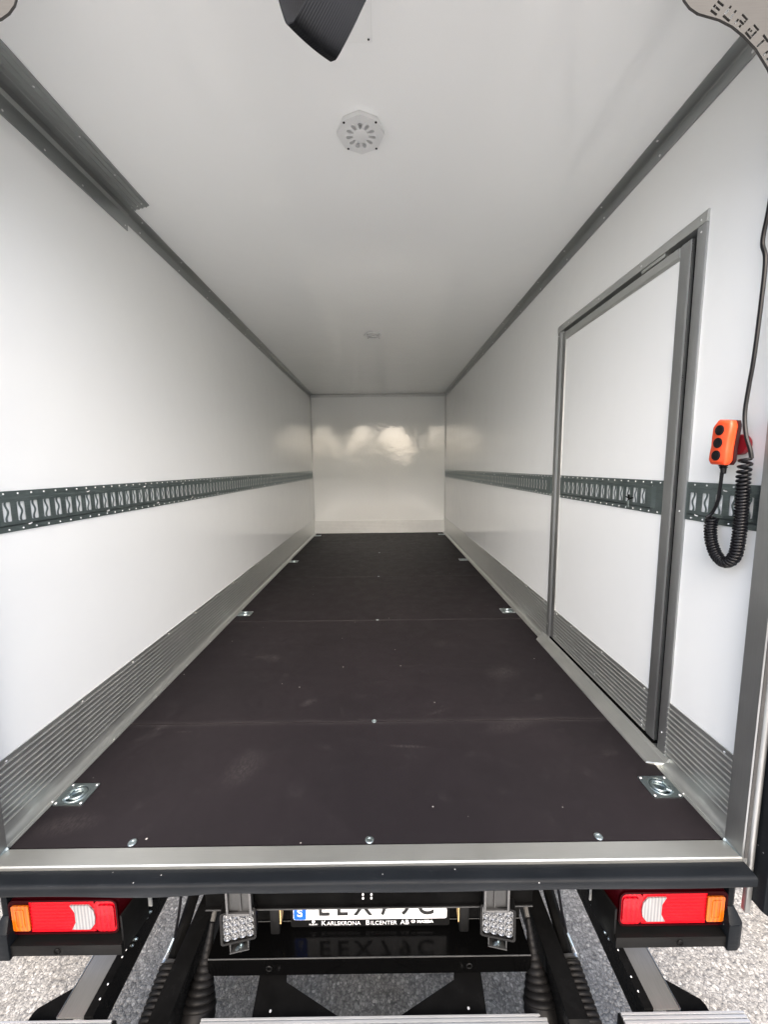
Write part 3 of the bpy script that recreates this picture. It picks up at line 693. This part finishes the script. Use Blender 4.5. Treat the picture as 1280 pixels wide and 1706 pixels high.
for k in range(12):
    a = 2 * PI * k / 12; q = circ(-0.2395 + 0.012 * math.cos(a), 0.082 + 0.012 * math.sin(a), 0.0018, 6)
    t = shape(q, [], 0.0005, fo); mb.add(t.v, t.f)
mb.build('star_ring', WPRINT, np_)['kind'] = 'stuff'
fh = on_plate(0.0025); mb = MB()
put(mb, 'K', 0.0245, -0.168, -0.0305, fh, 1.05); put(mb, 'ARLSKRONA', 0.0195, -0.1485, -0.0305, fh, 1.03)
put(mb, 'B', 0.0245, -0.016, -0.0305, fh, 1.05); put(mb, 'ILCENTER', 0.0195, 0.0015, -0.0305, fh, 1.04)
put(mb, 'AB', 0.0235, 0.103, -0.0305, fh, 1.05)
put(mb, 'MAZDA', 0.0125, 0.161, -0.0255, fh, 1.25, 0.0006)
put(mb, 'SUZUKI', 0.0072, -0.1945, -0.0295, fh, 1.2, align='CENTER')
t = shape(circ(0.1475, -0.0205, 0.0075, 16, 0.0055), [circ(0.1475, -0.0205, 0.0060, 16, 0.0042)], 0.0006, fh); mb.add(t.v, t.f)
t = shape([(0.1420, -0.0185), (0.1475, -0.0222), (0.1530, -0.0185), (0.1475, -0.0205)], [], 0.0006, fh); mb.add(t.v, t.f)
t = shape(circ(-0.1945, -0.0165, 0.0056, 14), [], 0.0006, fh); mb.add(t.v, t.f)
mb.build('holder_print', WPRINT, np_)
for s in (-1, 1):     # plate lamps either side
    xa, xb = sorted((s * 0.298, s * 0.330))
    o = MB().box(xa, xb, 0.085, 0.135, -0.425, -0.30).build('plate_lamp', PLAST, T, bevel=0.006)
    xa, xb = sorted((s * 0.2945, s * 0.2975))
    MB().box(xa, xb, 0.09, 0.12, -0.39, -0.32).build('lamp_window', mat('amber_window', (0.6, 0.42, 0.2), 0.2), o)

# --- tail lights
def tail_light(s):
    X = lambda v: s * v
    xi, xo, zb, zt, yf = 0.808, 1.157, -0.374, -0.250, 0.062
    cx, cz = (xi + xo) / 2, (zb + zt) / 2
    def f3(off): return lambda u, v, w: (X(u), yf - off - w + 0.0, v)
    body = MB()
    a = [(X(u), yf + 0.004, v) for u, v in rrect(xi, xo, zb, zt, 0.022, 5)]; b2 = [(X(u), yf + 0.075, v) for u, v in rrect(xi - 0.032, xo - 0.006, zb + 0.004, zt + 0.024, 0.02, 5)]
    n = len(a); body.add(a + b2, [(i, (i + 1) % n, n + (i + 1) % n, n + i) for i in range(n)] + [tuple(range(n)), tuple(range(n, 2 * n))])
    o = body.build('tail_light', DRED, T, smooth=40)
    shape(rrect(xi, xo, zb, zt, 0.022, 5), [rrect(xi + 0.006, xo - 0.006, zb + 0.006, zt - 0.006, 0.017, 5)], 0.006, f3(-0.003)).build('rim', DRED, o, bevel=0.0015)
    z0, z1 = zb + 0.0065, zt - 0.0065
    shape(rrect(xi + 0.0065, xi + 0.075, z0, z1, 0.016, 4), [], 0.006, f3(-0.004)).build('tail_lens', REDP, o)
    shape(rrect(xi + 0.010, xi + 0.062, z0 + 0.012, z1 - 0.012, 0.009, 4), [], 0.0035, f3(0.002)).build('reflector_lens', REDP, o, bevel=0.0012)
    # mid red field, with the clear lens let into it
    wl, wr = xi + 0.072, xi + 0.145
    clear = [(wl + 0.018, z1 - 0.012), (wl + 0.004, (z0 + z1) / 2 + 0.025), (wl, (z0 + z1) / 2), (wl + 0.004, (z0 + z1) / 2 - 0.025), (wl + 0.018, z0 + 0.012), (wr + 0.004, z0 + 0.012), (wr - 0.009, (z0 + z1) / 2 - 0.018), (wr - 0.009, (z0 + z1) / 2 + 0.018), (wr + 0.004, z1 - 0.012)]
    shape([(xi + 0.0752, z0), (xo - 0.066, z0), (xo - 0.066, z1), (xi + 0.0752, z1)], [], 0.005, f3(-0.004)).build('stop_lens', RED, o)
    shape(clear, [], 0.004, f3(0.0011)).build('reversing_lens', CLEAR, o, bevel=0.0012)
    am = []
    n = 10
    for k in range(n + 1): am.append((xo - 0.0655 + (0.0018 if k % 2 else 0), z0 + (z1 - z0) * k / n))
    q = rrect(xo - 0.06, xo - 0.0065, z0, z1, 0.016, 4)
    shape([p for p in q if p[0] > xo - 0.03 and p[1] > cz] [::1] and [(xo - 0.0655, z0)] + [p for p in q if p[0] > xo - 0.03 and p[1] < cz] + [p for p in q if p[0] > xo - 0.03 and p[1] > cz] + [(xo - 0.0655, z1)], [], 0.006, f3(-0.004)).build('rim_lens', DRED, o)
    shape(rrect(xo - 0.067, xo - 0.012, z0 + 0.010, z1 - 0.010, 0.006, 3), [], 0.004, f3(0.0022)).build('indicator_lens', AMB, o, bevel=0.0012)
    shape(rrect(xo - 0.052, xo - 0.022, z0 + 0.022, z1 - 0.022, 0.004, 2), [rrect(xo - 0.047, xo - 0.027, z0 + 0.027, z1 - 0.027, 0.003, 2)], 0.0016, f3(0.0063)).build('indicator_ridge', AMB, o)
    # tray that carries the lamp
    t = MB()
    t.prism([(0.040, -0.391), (0.155, -0.391), (0.155, -0.434), (0.046, -0.434), (0.040, -0.428)], 'X', min(X(0.792), X(1.146)), max(X(0.792), X(1.146)))
    tr = t.build('lamp_tray', SATIN, T, bevel=0.0025)
    xa, xb = sorted((X(0.792), X(1.160))); MB().box(xa, xb, 0.142, 0.150, -0.3905, -0.10).build('back_plate', BLACK, tr)
    MB().prism([(X(0.797), 0.052), (X(0.789), 0.050), (X(0.770), 0.15), (X(0.778), 0.15)], 'Z', -0.428, -0.30).build('side_flange', SATIN, tr, bevel=0.001)
    MB().tube([(X(0.998) + 0.009 * math.cos(2 * PI * k / 18), 0.0392, -0.411 + 0.009 * math.sin(2 * PI * k / 18)) for k in range(19)], 0.0026, 6, False).build('bolt_ring', BLACK, tr)
    # rounded rubber corner and its upright
    c = MB(); 
    ring = [(1.146, 0.034), (1.178, 0.034), (1.196, 0.044), (1.204, 0.066), (1.204, 0.16), (1.146, 0.16)]
    c.prism([(X(a), b) for a, b in ring], 'Z', -0.438, -0.345)
    top = [(1.157, 0.060), (1.176, 0.060), (1.184, 0.07), (1.184, 0.16), (1.157, 0.16)]
    lo = [(X(a), b, -0.345) for a, b in ring]; hi = [(X(a), b, -0.305) for a, b in [(1.158, 0.060), (1.172, 0.058), (1.180, 0.062), (1.184, 0.075), (1.184, 0.16), (1.158, 0.16)]]
    c.add(lo + hi, [(i, (i + 1) % 6, 6 + (i + 1) % 6, 6 + i) for i in range(6)] + [tuple(range(6)), tuple(range(6, 12))])
    c.prism([(p[0], p[1]) for p in hi], 'Z', -0.3051, -0.10)
    c.build('corner_cap', RUBBER, tr, bevel=0.004)
    MB().box(min(X(0.800), X(0.866)), max(X(0.800), X(0.866)), 0.21, 0.214, -0.47, -0.20).build('mud_shield', mat('pale_grey_shield', (0.5, 0.5, 0.48), 0.5), tr)
tail_light(-1); tail_light(1)

# --- square LED work lights
def work_light(s):
    Mx = Matrix.Translation((s * 0.400, 0.012, -0.277)) @ Matrix.Rotation(s * R(-11), 4, 'Z') @ Matrix.Rotation(R(-4), 4, 'X')
    mb = MB(); h = 0.052; f = lambda u, v, w: (u, w, v)
    mb = shape(rrect(-h, h, -h, h, 0.009, 4), [rrect(-h + 0.0065, h - 0.0065, -h + 0.0065, h - 0.0065, 0.005, 3)], 0.012, lambda u, v, w: (u, w - 0.012, v))
    mb.prism(rrect(-h, h, -h, h, 0.009, 4), 'Y', 0.0, 0.03)
    o = mb.xf(Mx).build('work_light', PLAST, T)
    MB().prism(rrect(-h + 0.007, h - 0.007, -h + 0.007, h - 0.007, 0.005, 3), 'Y', -0.004, -0.0005).xf(Mx).build('reflector_tray', LED, o)
    for i in range(4):
        for j in range(4):
            cx, cz = (i - 1.5) * 0.0222, (j - 1.5) * 0.0222
            MB().lathe([(0.0108, 0.0), (0.0104, 0.0045), (0.0096, 0.0046), (0.0072, 0.001), (0.0052, 0.0012), (0.0040, 0.0042), (0.002, 0.0055), (0.0004, 0.0058)], (cx, -0.004, cz), (0, -1, 0), 14).xf(Mx).build('led_cell', LED, o)
    q = MB(); q.box(-0.028, -0.0245, -0.008, 0.02, -0.082, -0.0545); q.box(0.0245, 0.028, -0.008, 0.02, -0.082, -0.0545); q.box(-0.0285, 0.0285, -0.010, 0.022, -0.0855, -0.0822)
    q.xf(Mx).build('mount_bracket', CAST, o, bevel=0.0006)
    q = MB(); q.lathe([(0.008, 0), (0.008, 0.006), (0.005, 0.0065), (0.005, 0.012), (0.001, 0.012)], (0.004, 0.004, -0.0820), (0, 0, 1), 6); q.lathe([(0.0045, 0), (0.0045, 0.012), (0.0008, 0.012)], (-0.010, -0.002, -0.0820), (0.4, -0.3, 0.6), 8)
    q.xf(Mx).build('bolt', ZINC, o)
work_light(-1); work_light(1)
# --- chassis rails and rear wheels under the floor
for s in (-1, 1):
    xa, xb = sorted((s * 0.40, s * 0.46)); MB().box(xa, xb, 0.16, 5.4, -0.30, -0.12).build('chassis_rail', BLACK, T, bevel=0.004)
TYRE = mat('tyre_rubber', g(0.02), 0.8)
for s in (-1, 1):
    o = MB().lathe([(0.16, 0.0), (0.25, 0.0), (0.335, 0.025), (0.35, 0.06), (0.35, 0.14), (0.335, 0.18), (0.25, 0.205), (0.16, 0.205)], (s * 0.80, 2.9, GZ + 0.35), (s, 0, 0), 32).build('wheel', TYRE, T)
    MB().lathe([(0.05, 0.02), (0.155, 0.05), (0.158, 0.17), (0.10, 0.12), (0.04, 0.15)], (s * 0.80, 2.9, GZ + 0.35), (s, 0, 0), 24).build('rim', CAST, o)

# ================================================================== TAIL LIFT
lift = thing('tail_lift', (0, 0.1, GZ), 'black tail lift arms, rubber bellows and ribbed silver bars under the sill', 'tail lift')
SZ = -0.55
def bar(x0, x1):
    prof = [(-0.030, SZ - 0.006), (-0.034, SZ)]
    y = -0.038
    while y > -0.118:
        prof += [(y, SZ), (y - 0.0010, SZ - 0.0045), (y - 0.0034, SZ - 0.0045), (y - 0.0044, SZ)]; y -= 0.0098
    prof += [(-0.124, SZ), (-0.128, SZ - 0.005), (-0.128, SZ - 0.11), (-0.030, SZ - 0.11)]
    return MB().prism(prof, 'X', x0, x1)
bar(-1.142, -0.784).build('bumper_bar', BARM, lift, smooth=0); bar(0.770, 1.146).build('bumper_bar', BARM, lift, smooth=0)
cb = bar(-0.512, 0.540).build('bumper_bar', BARM, lift, smooth=0)
for s in (-1, 1):
    for xx in ((0.768, 0.784) if s > 0 else (0.7785, 0.7835)):
        pass
    MB().box(min(s * 0.762, s * 0.7685), max(s * 0.762, s * 0.7685), -0.128, -0.032, SZ - 0.11, SZ - 0.004).build('end_cap', PLAST, lift, bevel=0.002) if s > 0 else MB().box(-0.7835, -0.772, -0.128, -0.032, SZ - 0.11, SZ - 0.004).build('end_cap', PLAST, lift, bevel=0.002)
# flat gusset plates beneath the centre bar
zg = SZ - 0.02
for s in (-1, 1):
    pl = [(s * 0.372, 0.10), (s * 0.284, 0.10), (s * 0.276, 0.060), (s * 0.080, -0.0295), (s * 0.363, -0.0295)]
    shape(pl, [], 0.010, lambda u, v, w: (u, v, zg - 0.010 + w)).build('gusset_plate', BLACK, lift, smooth=0)
    MB().lathe([(0.004, 0), (0.003, 0.002), (0.0006, 0.0025)], (s * 0.31, -0.008, zg), (0, 0, 1), 8).build('bolt', RIVET, lift)
    MB().box(min(s * 0.284, s * 0.376), max(s * 0.284, s * 0.376), 0.1005, 0.151, -0.60, -0.5205).build('hanger', BLACK, lift)
    # bearer channel that carries the outer bar
    ch = MB(); X = lambda v: s * v
    ch.prism([(X(0.846), -0.545), (X(0.874), -0.545), (X(0.874), -0.560), (X(0.864), -0.568), (X(0.854), -0.64), (X(0.846), -0.64)], 'Y', -0.029, 0.75)
    co = ch.build('bearer_channel', BLACK, lift, smooth=0)
    MB().prism([(X(0.8745), -0.549), (X(0.955), -0.549), (X(0.955), -0.554), (X(0.8745), -0.554)], 'Y', -0.029, 0.55).build('channel_face', CHAN, co, smooth=0)
    MB().prism([(X(0.9552), -0.547), (X(0.9580), -0.547), (X(0.9580), -0.64), (X(0.9552), -0.64)], 'Y', -0.029, 0.55).build('channel_lip', ALUT, co, smooth=0)
    for y in (0.01, 0.045, 0.115, 0.135):
        MB().lathe([(0.0028, 0), (0.0022, 0.0016), (0.0006, 0.002)], (X(0.852), y, -0.545), (0, 0, 1), 8).build('bolt', RIVET, co)
    for y in (0.17, 0.255):
        q = MB(); q.lathe([(0.006, 0), (0.006, 0.005), (0.0035, 0.0055), (0.0035, 0.011), (0.001, 0.0115)], (X(0.845), y, -0.553), (-s, 0, 0.35), 6); q.lathe([(0.005, 0), (0.005, 0.004), (0.002, 0.006)], (X(0.845), y - 0.016, -0.555), (-s, 0, 0.35), 6)
        q.build('bolt', ZINC, co)
    shape([(X(0.9582), 0.062), (X(1.048), 0.006), (X(1.054), -0.006), (X(1.054), -0.0295), (X(0.9582), -0.0295)], [], 0.006, lambda u, v, w: (u, v, zg + 0.0 - w)).build('gusset_plate', BLACK, lift, smooth=0)
    # lift arm: deep plate, wider towards the rear
    arm = [(0.60, -0.50), (0.04, -0.467), (-0.10, -0.46), (-0.16, -0.50), (-0.16, -0.74), (-0.10, -0.80), (0.036, -0.692), (0.147, -0.600), (0.60, -0.60)]
    am = MB().prism(arm, 'X', min(X(0.574), X(0.634)), max(X(0.574), X(0.634))).build('lift_arm', BLACK, lift, bevel=0.003)
    MB().tube([(X(0.570), 0.11, -0.668), (X(0.570), -0.02, -0.742)], 0.004, 6).build('arm_rib', ALU, am)
    MB().tube([(X(0.566), 0.11, -0.658), (X(0.566), -0.03, -0.735)], 0.006, 6).build('arm_rib', BLACK, am)
    # ribbed bellows
    def bellows(p0, p1, r0, r1, nrib, end, pw=1.0, name='bellows'):
        p0, p1 = Vector(p0), Vector(p1); pts = []; rad = []
        n = nrib * 6
        for i in range(n + 1):
            t = i / n; ph = (t * nrib) % 1.0
            pts.append(p0.lerp(p1, t)); rr = r0 + (r1 - r0) * t ** pw
            rad.append(rr * (0.89 + 0.11 * (math.sin(PI * ph) ** 0.6 if ph > 0 else 0)))
        d_ = (p1 - p0).normalized()
        for k in range(1, 5): pts.append(p1 + d_ * end * k / 4); rad.append(r1 * (0.97, 0.95, 0.86, 0.6)[k - 1])
        return MB().tube(pts, rad, 20).build(name, BELLOW, lift, smooth=60)
    bo = bellows((X(0.664), 0.078, -0.532), (X(0.664), -0.045, -0.583), 0.036, 0.047, 10, 0.05)
    MB().lathe([(0.024, 0), (0.037, 0.0), (0.039, 0.008), (0.024, 0.010)], (X(0.664), 0.088, -0.528), Vector((0, -0.123, -0.051)), 20).build('clamp_ring', ALUB, bo)
    MB().tube([(X(0.664), 0.60, -0.33), (X(0.664), 0.088, -0.528)], 0.020, 12).build('cylinder_rod', BLACK, bo)
    bi = bellows((X(0.542), 0.128, -0.430), (X(0.540), 0.005, -0.575), 0.009, 0.055, 12, 0.055, 1.7)
    MB().tube([(X(0.537), 0.30, -0.30), (X(0.542), 0.13, -0.43)], 0.008, 10).build('cylinder_rod', STEEL, bi)
    # sensor cable with its metal ferrule
    c1 = (X(0.650), 0.145, -0.335); c2 = (X(0.690), 0.15, -0.52)
    cbm = MB().tube([(X(0.645), 0.16, -0.20), c1, (X(0.668), 0.148, -0.43), c2], 0.0048, 8).build('sensor_cable', CABLE, lift)
    MB().tube([c2, (X(0.702), 0.128, -0.548)], 0.0062, 8).build('ferrule', ZINC, cbm)
    MB().tube([(X(0.702), 0.128, -0.548), (X(0.700), 0.104, -0.545), (X(0.690), 0.092, -0.535)], [0.005, 0.008, 0.004], 8).build('nipple', RIVET, cbm)
    MB().box(min(X(0.60), X(0.66)), max(X(0.60), X(0.66)), 0.22, 0.30, -0.36, -0.26).build('valve_block', PLAST, lift, bevel=0.01)
# lowered platform behind the bars (the photographer stands on it)
pf = MB()
pf.box(-1.08, 1.08, -1.98, -0.14, SZ - 0.05, SZ - 0.012)
y = -0.2
while y > -1.95:
    pf.box(-1.07, 1.07, y - 0.006, y, SZ - 0.012, SZ - 0.009); y -= 0.05
pf.build('platform', DECK, lift, smooth=0)

# ================================================================== HAND CONTROL
hc = thing('hand_control', (1.05, 0.095, 1.11), 'orange three button hand control hanging by magnet on the right wall, coiled black cable below', 'remote control')
Mh = Matrix.Translation((HW - 0.046, 0.100, 1.172)) @ Matrix.Rotation(R(4), 4, 'X')
# local: u along -Y (right in view = toward rear), v up, w toward the room (-X)
f = lambda u, v, w: (-w, u, v)
out = [(-0.026, -0.062), (-0.033, -0.052), (-0.030, -0.02), (-0.031, 0.02), (-0.033, 0.05), (-0.027, 0.062), (0.018, 0.066), (0.031, 0.052), (0.036, 0.045), (0.036, 0.02), (0.033, -0.01), (0.036, -0.035), (0.036, -0.052), (0.026, -0.063)]
body = MB(); lay = [(0.0, 0.93), (0.004, 1.0), (0.016, 1.0), (0.021, 0.96), (0.0235, 0.86)]
n = len(out); vs = []
for w, k in lay: vs += [f(a * k * 0.86, b * k, w) for a, b in out]
body.add(vs, [(i * n + k, i * n + (k + 1) % n, (i + 1) * n + (k + 1) % n, (i + 1) * n + k) for i in range(len(lay) - 1) for k in range(n)] + [tuple(range(n)), tuple((len(lay) - 1) * n + k for k in range(n))])
body.xf(Mh).build('control_body', ORANGE, hc, smooth=50)
body = MB(); vs = []
lay = [(-0.012, 0.92), (-0.009, 1.0), (-0.0005, 1.0)]
for w, k in lay: vs += [f(a * k * 0.86, b * k, w) for a, b in out]
body.add(vs, [(i * n + k, i * n + (k + 1) % n, (i + 1) * n + (k + 1) % n, (i + 1) * n + k) for i in range(len(lay) - 1) for k in range(n)] + [tuple(range(n)), tuple((len(lay) - 1) * n + k for k in range(n))])
body.xf(Mh).build('back_shell', mat('black_red_shell', (0.05, 0.008, 0.008), 0.4), hc, smooth=50)
for v in (0.036, 0.0, -0.036):
    MB().lathe([(0.0145, 0.0), (0.0145, 0.0018), (0.013, 0.003), (0.0115, 0.0022), (0.006, 0.0034), (0.0005, 0.0036)], f(0.0035, v, 0.0235), (-1, 0, 0), 22).xf(Mh).build('button', CABLE, hc)
MB().lathe([(0.028, 0.0), (0.029, 0.004), (0.029, 0.014), (0.026, 0.018), (0.0005, 0.018)], (HW - 0.020, 0.094, 1.166), (1, 0, 0), 26).build('magnet', MAROON, hc)
# gland, straight lead, coil, lead to the frame
MB().lathe([(0.011, 0.0), (0.011, -0.006), (0.0085, -0.007), (0.0105, -0.010), (0.0075, -0.013), (0.0065, -0.026), (0.005, -0.028)], (HW - 0.044, 0.108, 1.111), (0, 0.1, 1), 14).build('cable_gland', CABLE, hc)
def smooth_path(P, n=16):
    P = [Vector(p) for p in P]; out = []
    for i in range(len(P) - 1):
        p0 = P[max(i - 1, 0)]; p1 = P[i]; p2 = P[i + 1]; p3 = P[min(i + 2, len(P) - 1)]
        for k in range(n):
            t = k / n
            out.append(0.5 * ((2 * p1) + (-p0 + p2) * t + (2 * p0 - 5 * p1 + 4 * p2 - p3) * t * t + (-p0 + 3 * p1 - 3 * p2 + p3) * t ** 3))
    out.append(P[-1]); return out
XC = HW - 0.036
path = smooth_path([(XC, 0.140, 0.950), (XC, 0.142, 0.915), (XC, 0.134, 0.875), (XC, 0.112, 0.838), (XC, 0.080, 0.824), (XC, 0.053, 0.850), (XC, 0.046, 0.90), (XC, 0.046, 0.97), (XC, 0.048, 1.04), (XC, 0.050, 1.08), (XC, 0.047, 1.128)], 24)
# resample evenly and wind a helix round it
def resample(P, step):
    out = [P[0]]; acc = 0
    for a, b in zip(P[:-1], P[1:]):
        Ls = (b - a).length; dist = step - acc
        while dist <= Ls: out.append(a.lerp(b, dist / Ls)); dist += step
        acc = (acc + Ls) % step if Ls else acc
    return out
tot = sum((b - a).length for a, b in zip(path[:-1], path[1:]))
per = 14; s_len = 0.0; helix = []; up = Vector((-1, 0, 0)); ang = 0.0
fine = resample(path, tot / 1400)
for i in range(1, len(fine) - 1):
    t = (fine[i + 1] - fine[i - 1]).normalized(); w = t.cross(up).normalized()
    fr = i / len(fine); pitch = 0.0086 if fr < 0.72 else 0.0086 + 0.010 * ((fr - 0.72) / 0.28) ** 2
    ang += 2 * PI * (tot / 1400) / pitch
    rr = 0.0130
    helix.append(fine[i] + (up * math.cos(ang) + w * math.sin(ang)) * rr)
hl = []; last = None; acc = 0
hl = helix[::3]
MB().tube([(HW - 0.044, 0.103, 1.085), (HW - 0.042, 0.112, 1.05), (HW - 0.038, 0.126, 1.0), (HW - 0.036, 0.140, 0.965)] and smooth_path([(HW - 0.044, 0.1105, 1.088), (HW - 0.042, 0.114, 1.05), (HW - 0.040, 0.121, 1.0), (HW - 0.038, 0.138, 0.965)] + [hl[0]], 6), 0.0046, 8).build('cable_lead', CABLE, hc)
MB().tube(hl, 0.0043, 7).build('coiled_cable', CABLE, hc, smooth=80)
MB().tube(smooth_path([hl[-1], (XC, 0.038, 1.150), (XC - 0.004, 0.050, 1.19), (XC - 0.002, 0.062, 1.25), (XC, 0.060, 1.32), (XC, 0.053, 1.40), (XC, 0.048, 1.54), (XC, 0.048, 1.64), (XC, 0.061, 1.69), (XC, 0.053, 1.76), (XC, 0.045, 1.85), (XC, 0.03, 2.0)], 8), 0.0050, 8).build('cable_lead', CABLE, hc)

# ================================================================== PULL STRAP
ps = thing('pull_strap', (-0.08, -0.11, 2.0), 'loop of black ribbed webbing hanging at the top middle of the opening', 'strap')
Wd = Vector((0.066, 0.062, 0.0)); Wd = Wd / Wd.length; half = 0.053; Nn = Vector((-Wd.y, Wd.x, 0))   # across, and through the loop
c0 = Vector((-0.072, -0.1045, 2.003))
prof = [(0.010, 0.30), (0.014, 0.16), (0.018, 0.09), (0.016, 0.045), (0.010, 0.016), (0.0, 0.006), (-0.010, 0.014), (-0.020, 0.05), (-0.030, 0.10), (-0.036, 0.17), (-0.030, 0.30)]
pp = smooth_path([(a, b, 0) for a, b in prof], 8)
front = []; uvs = []; vs = []; nseg = 8; Lacc = 0
for i, p in enumerate(pp):
    tl = (pp[min(i + 1, len(pp) - 1)] - pp[max(i - 1, 0)]).normalized(); nl = Vector((-tl.y, tl.x, 0))
    for th in (0.0, 0.0026):
        for k in range(nseg + 1):
            q = (k / nseg * 2 - 1)
            a = -(p.x + nl.x * th) * (1.0 if p.x > -0.005 else 1.9); b = p.y + nl.y * th + 0.004 * q * q
            vs.append(c0 + Wd * (q * half) + Nn * a + Vector((0, 0, b - 0.006)) + Wd * (0.50 * max(p.y, 0) if p.x > -0.005 else 0.04 * max(p.y, 0)))
n2 = 2 * (nseg + 1); fs = []
for i in range(len(pp) - 1):
    for k in range(nseg):
        a = i * n2 + k; fs += [(a, a + 1, a + n2 + 1, a + n2), (a + nseg + 1, a + n2 + nseg + 1, a + n2 + nseg + 2, a + nseg + 2)]
    for k in (0, nseg):
        a = i * n2 + k; fs.append((a, a + n2, a + n2 + nseg + 1, a + nseg + 1))
st = MB().add(vs, fs).build('webbing', STRAP, ps, smooth=60)
uvl = st.data.uv_layers.new(name='UVMap')
for lp in st.data.loops:
    i = lp.vertex_index // n2; k = (lp.vertex_index % n2) % (nseg + 1)
    uvl.data[lp.index].uv = (k / nseg * 1.0, i / len(pp))
MB().box(-0.13, 0.0, -0.125, -0.0575, 2.2985, 2.302).build('anchor_plate', STEEL, ps)

# ================================================================== behind the camera: what the glossy walls mirror
tl_ = MB()
for k in range(70):
    a = k / 69; cx = -42 + 84 * a + random.uniform(-1, 1); cy = -30 + random.uniform(-3, 3); hgt = random.uniform(2.2, 5.6); wid = random.uniform(1.0, 2.2)
    for q in range(260):
        t = random.random() ** 0.8; ww = wid * (1 - t * t) ** 0.5 + 0.1; an = random.uniform(0, 2 * PI); rr = ww * random.random() ** 0.5
        p0 = Vector((cx + rr * math.cos(an), cy + rr * math.sin(an), GZ + t * hgt)); sz = random.uniform(0.10, 0.30)
        e1 = Vector((random.uniform(-1, 1), random.uniform(-1, 1), random.uniform(-1, 1))).normalized() * sz; e2 = e1.orthogonal().normalized() * sz * 0.6
        tl_.add([p0 - e1, p0 + e2, p0 + e1, p0 - e2], [(0, 1, 2, 3)])
# the photographer, standing on the platform with a phone held up
FZ = SZ - 0.009
J = {'pel': (0.06, -1.46, 0.96, .15, .11), 'wst': (0.06, -1.46, 1.12, .145, .105), 'chs': (0.06, -1.45, 1.30, .165, .115), 'nkb': (0.06, -1.45, 1.46, .07, .065), 'nek': (0.06, -1.44, 1.52, .055, .055), 'hd1': (0.06, -1.425, 1.60, .075, .09), 'hd2': (0.06, -1.43, 1.68, .078, .095), 'hd3': (0.06, -1.44, 1.745, .05, .06)}
Eg = [('pel', 'wst'), ('wst', 'chs'), ('chs', 'nkb'), ('nkb', 'nek'), ('nek', 'hd1'), ('hd1', 'hd2'), ('hd2', 'hd3')]
for q, sg in (('a', -1), ('b', 1)):
    J.update({'sh' + q: (0.06 + sg * .175, -1.45, 1.42, .062, .062), 'el' + q: (0.06 + sg * .27, -1.27, 1.30, .045, .045), 'wr' + q: (0.06 + sg * .085, -1.10, 1.60, .030, .028), 'pm' + q: (0.06 + sg * .055, -1.075, 1.655, .034, .016),
              'hp' + q: (0.06 + sg * .09, -1.46, 0.90, .095, .095), 'kn' + q: (0.06 + sg * .11, -1.44, 0.49, .062, .065), 'an' + q: (0.06 + sg * .12, -1.47, 0.09, .042, .045), 'to' + q: (0.06 + sg * .14, -1.32, 0.035, .04, .03)})
    Eg += [('chs', 'sh' + q), ('sh' + q, 'el' + q), ('el' + q, 'wr' + q), ('wr' + q, 'pm' + q), ('pel', 'hp' + q), ('hp' + q, 'kn' + q), ('kn' + q, 'an' + q), ('an' + q, 'to' + q)]
    for k, (dz, ln) in enumerate(((0.028, 0.050), (0.010, 0.058), (-0.008, 0.054), (-0.025, 0.042))):
        J['f%d' % k + q] = (0.06 + sg * .050, -1.060, 1.662 + dz, .0095, .0095); J['g%d' % k + q] = (0.06 + sg * (.050 - ln * 0.5), -1.050, 1.664 + dz, .0075, .0075)
        Eg += [('pm' + q, 'f%d' % k + q), ('f%d' % k + q, 'g%d' % k + q)]
    J['th' + q] = (0.06 + sg * .050, -1.085, 1.640, .011, .011); J['tt' + q] = (0.06 + sg * .025, -1.078, 1.655, .009, .009)
    Eg += [('pm' + q, 'th' + q), ('th' + q, 'tt' + q)]
names = list(J); me = bpy.data.meshes.new('person')
me.from_pydata([(J[n_][0], J[n_][1], J[n_][2] + FZ) for n_ in names], [(names.index(a), names.index(b)) for a, b in Eg], [])
ob = bpy.data.objects.new('tmp_person', me); COL.objects.link(ob)
ob.modifiers.new('skin', 'SKIN'); ob.modifiers.new('sub', 'SUBSURF').levels = 2
for k, n_ in enumerate(names):
    me.skin_vertices[0].data[k].radius = (J[n_][3], J[n_][4]); me.skin_vertices[0].data[k].use_root = (n_ == 'pel')
me2 = bpy.data.meshes.new_from_object(ob.evaluated_get(bpy.context.evaluated_depsgraph_get()))
bpy.data.objects.remove(ob); bpy.data.meshes.remove(me)
me2.name = 'person'
person = finish('person', me2, JACKET, None, 60)
me2.materials.append(SKIN); me2.materials.append(mat('dark_trousers', (0.02, 0.022, 0.03), 0.8)); me2.materials.append(mat('brown_hair', (0.03, 0.018, 0.01), 0.6))
for p in me2.polygons:
    cz = p.center.z - FZ; cy = p.center.y
    if cz > 1.66 and cy < -1.2: p.material_index = 3
    elif (cz > 1.49 and cy < -1.3) or (cy > -1.11 and cz > 1.55): p.material_index = 1
    elif cz < 0.95: p.material_index = 2
    else: p.material_index = 0
person['label'] = 'person in dark jacket and trousers standing on the platform holding up a phone'; person['category'] = 'person'
ph = MB().prism(rrect(0.06 - 0.036, 0.06 + 0.036, 1.116 - 0.115, 1.116 + 0.030, 0.01), 'Y', -1.0475, -1.0395).build('phone', GLOSS)
ph['label'] = 'slim black phone held up in both hands'; ph['category'] = 'phone'
o = tl_.build('treeline', LEAF, smooth=0); o['kind'] = 'stuff'; o['label'] = 'dense row of bushes behind the camera'
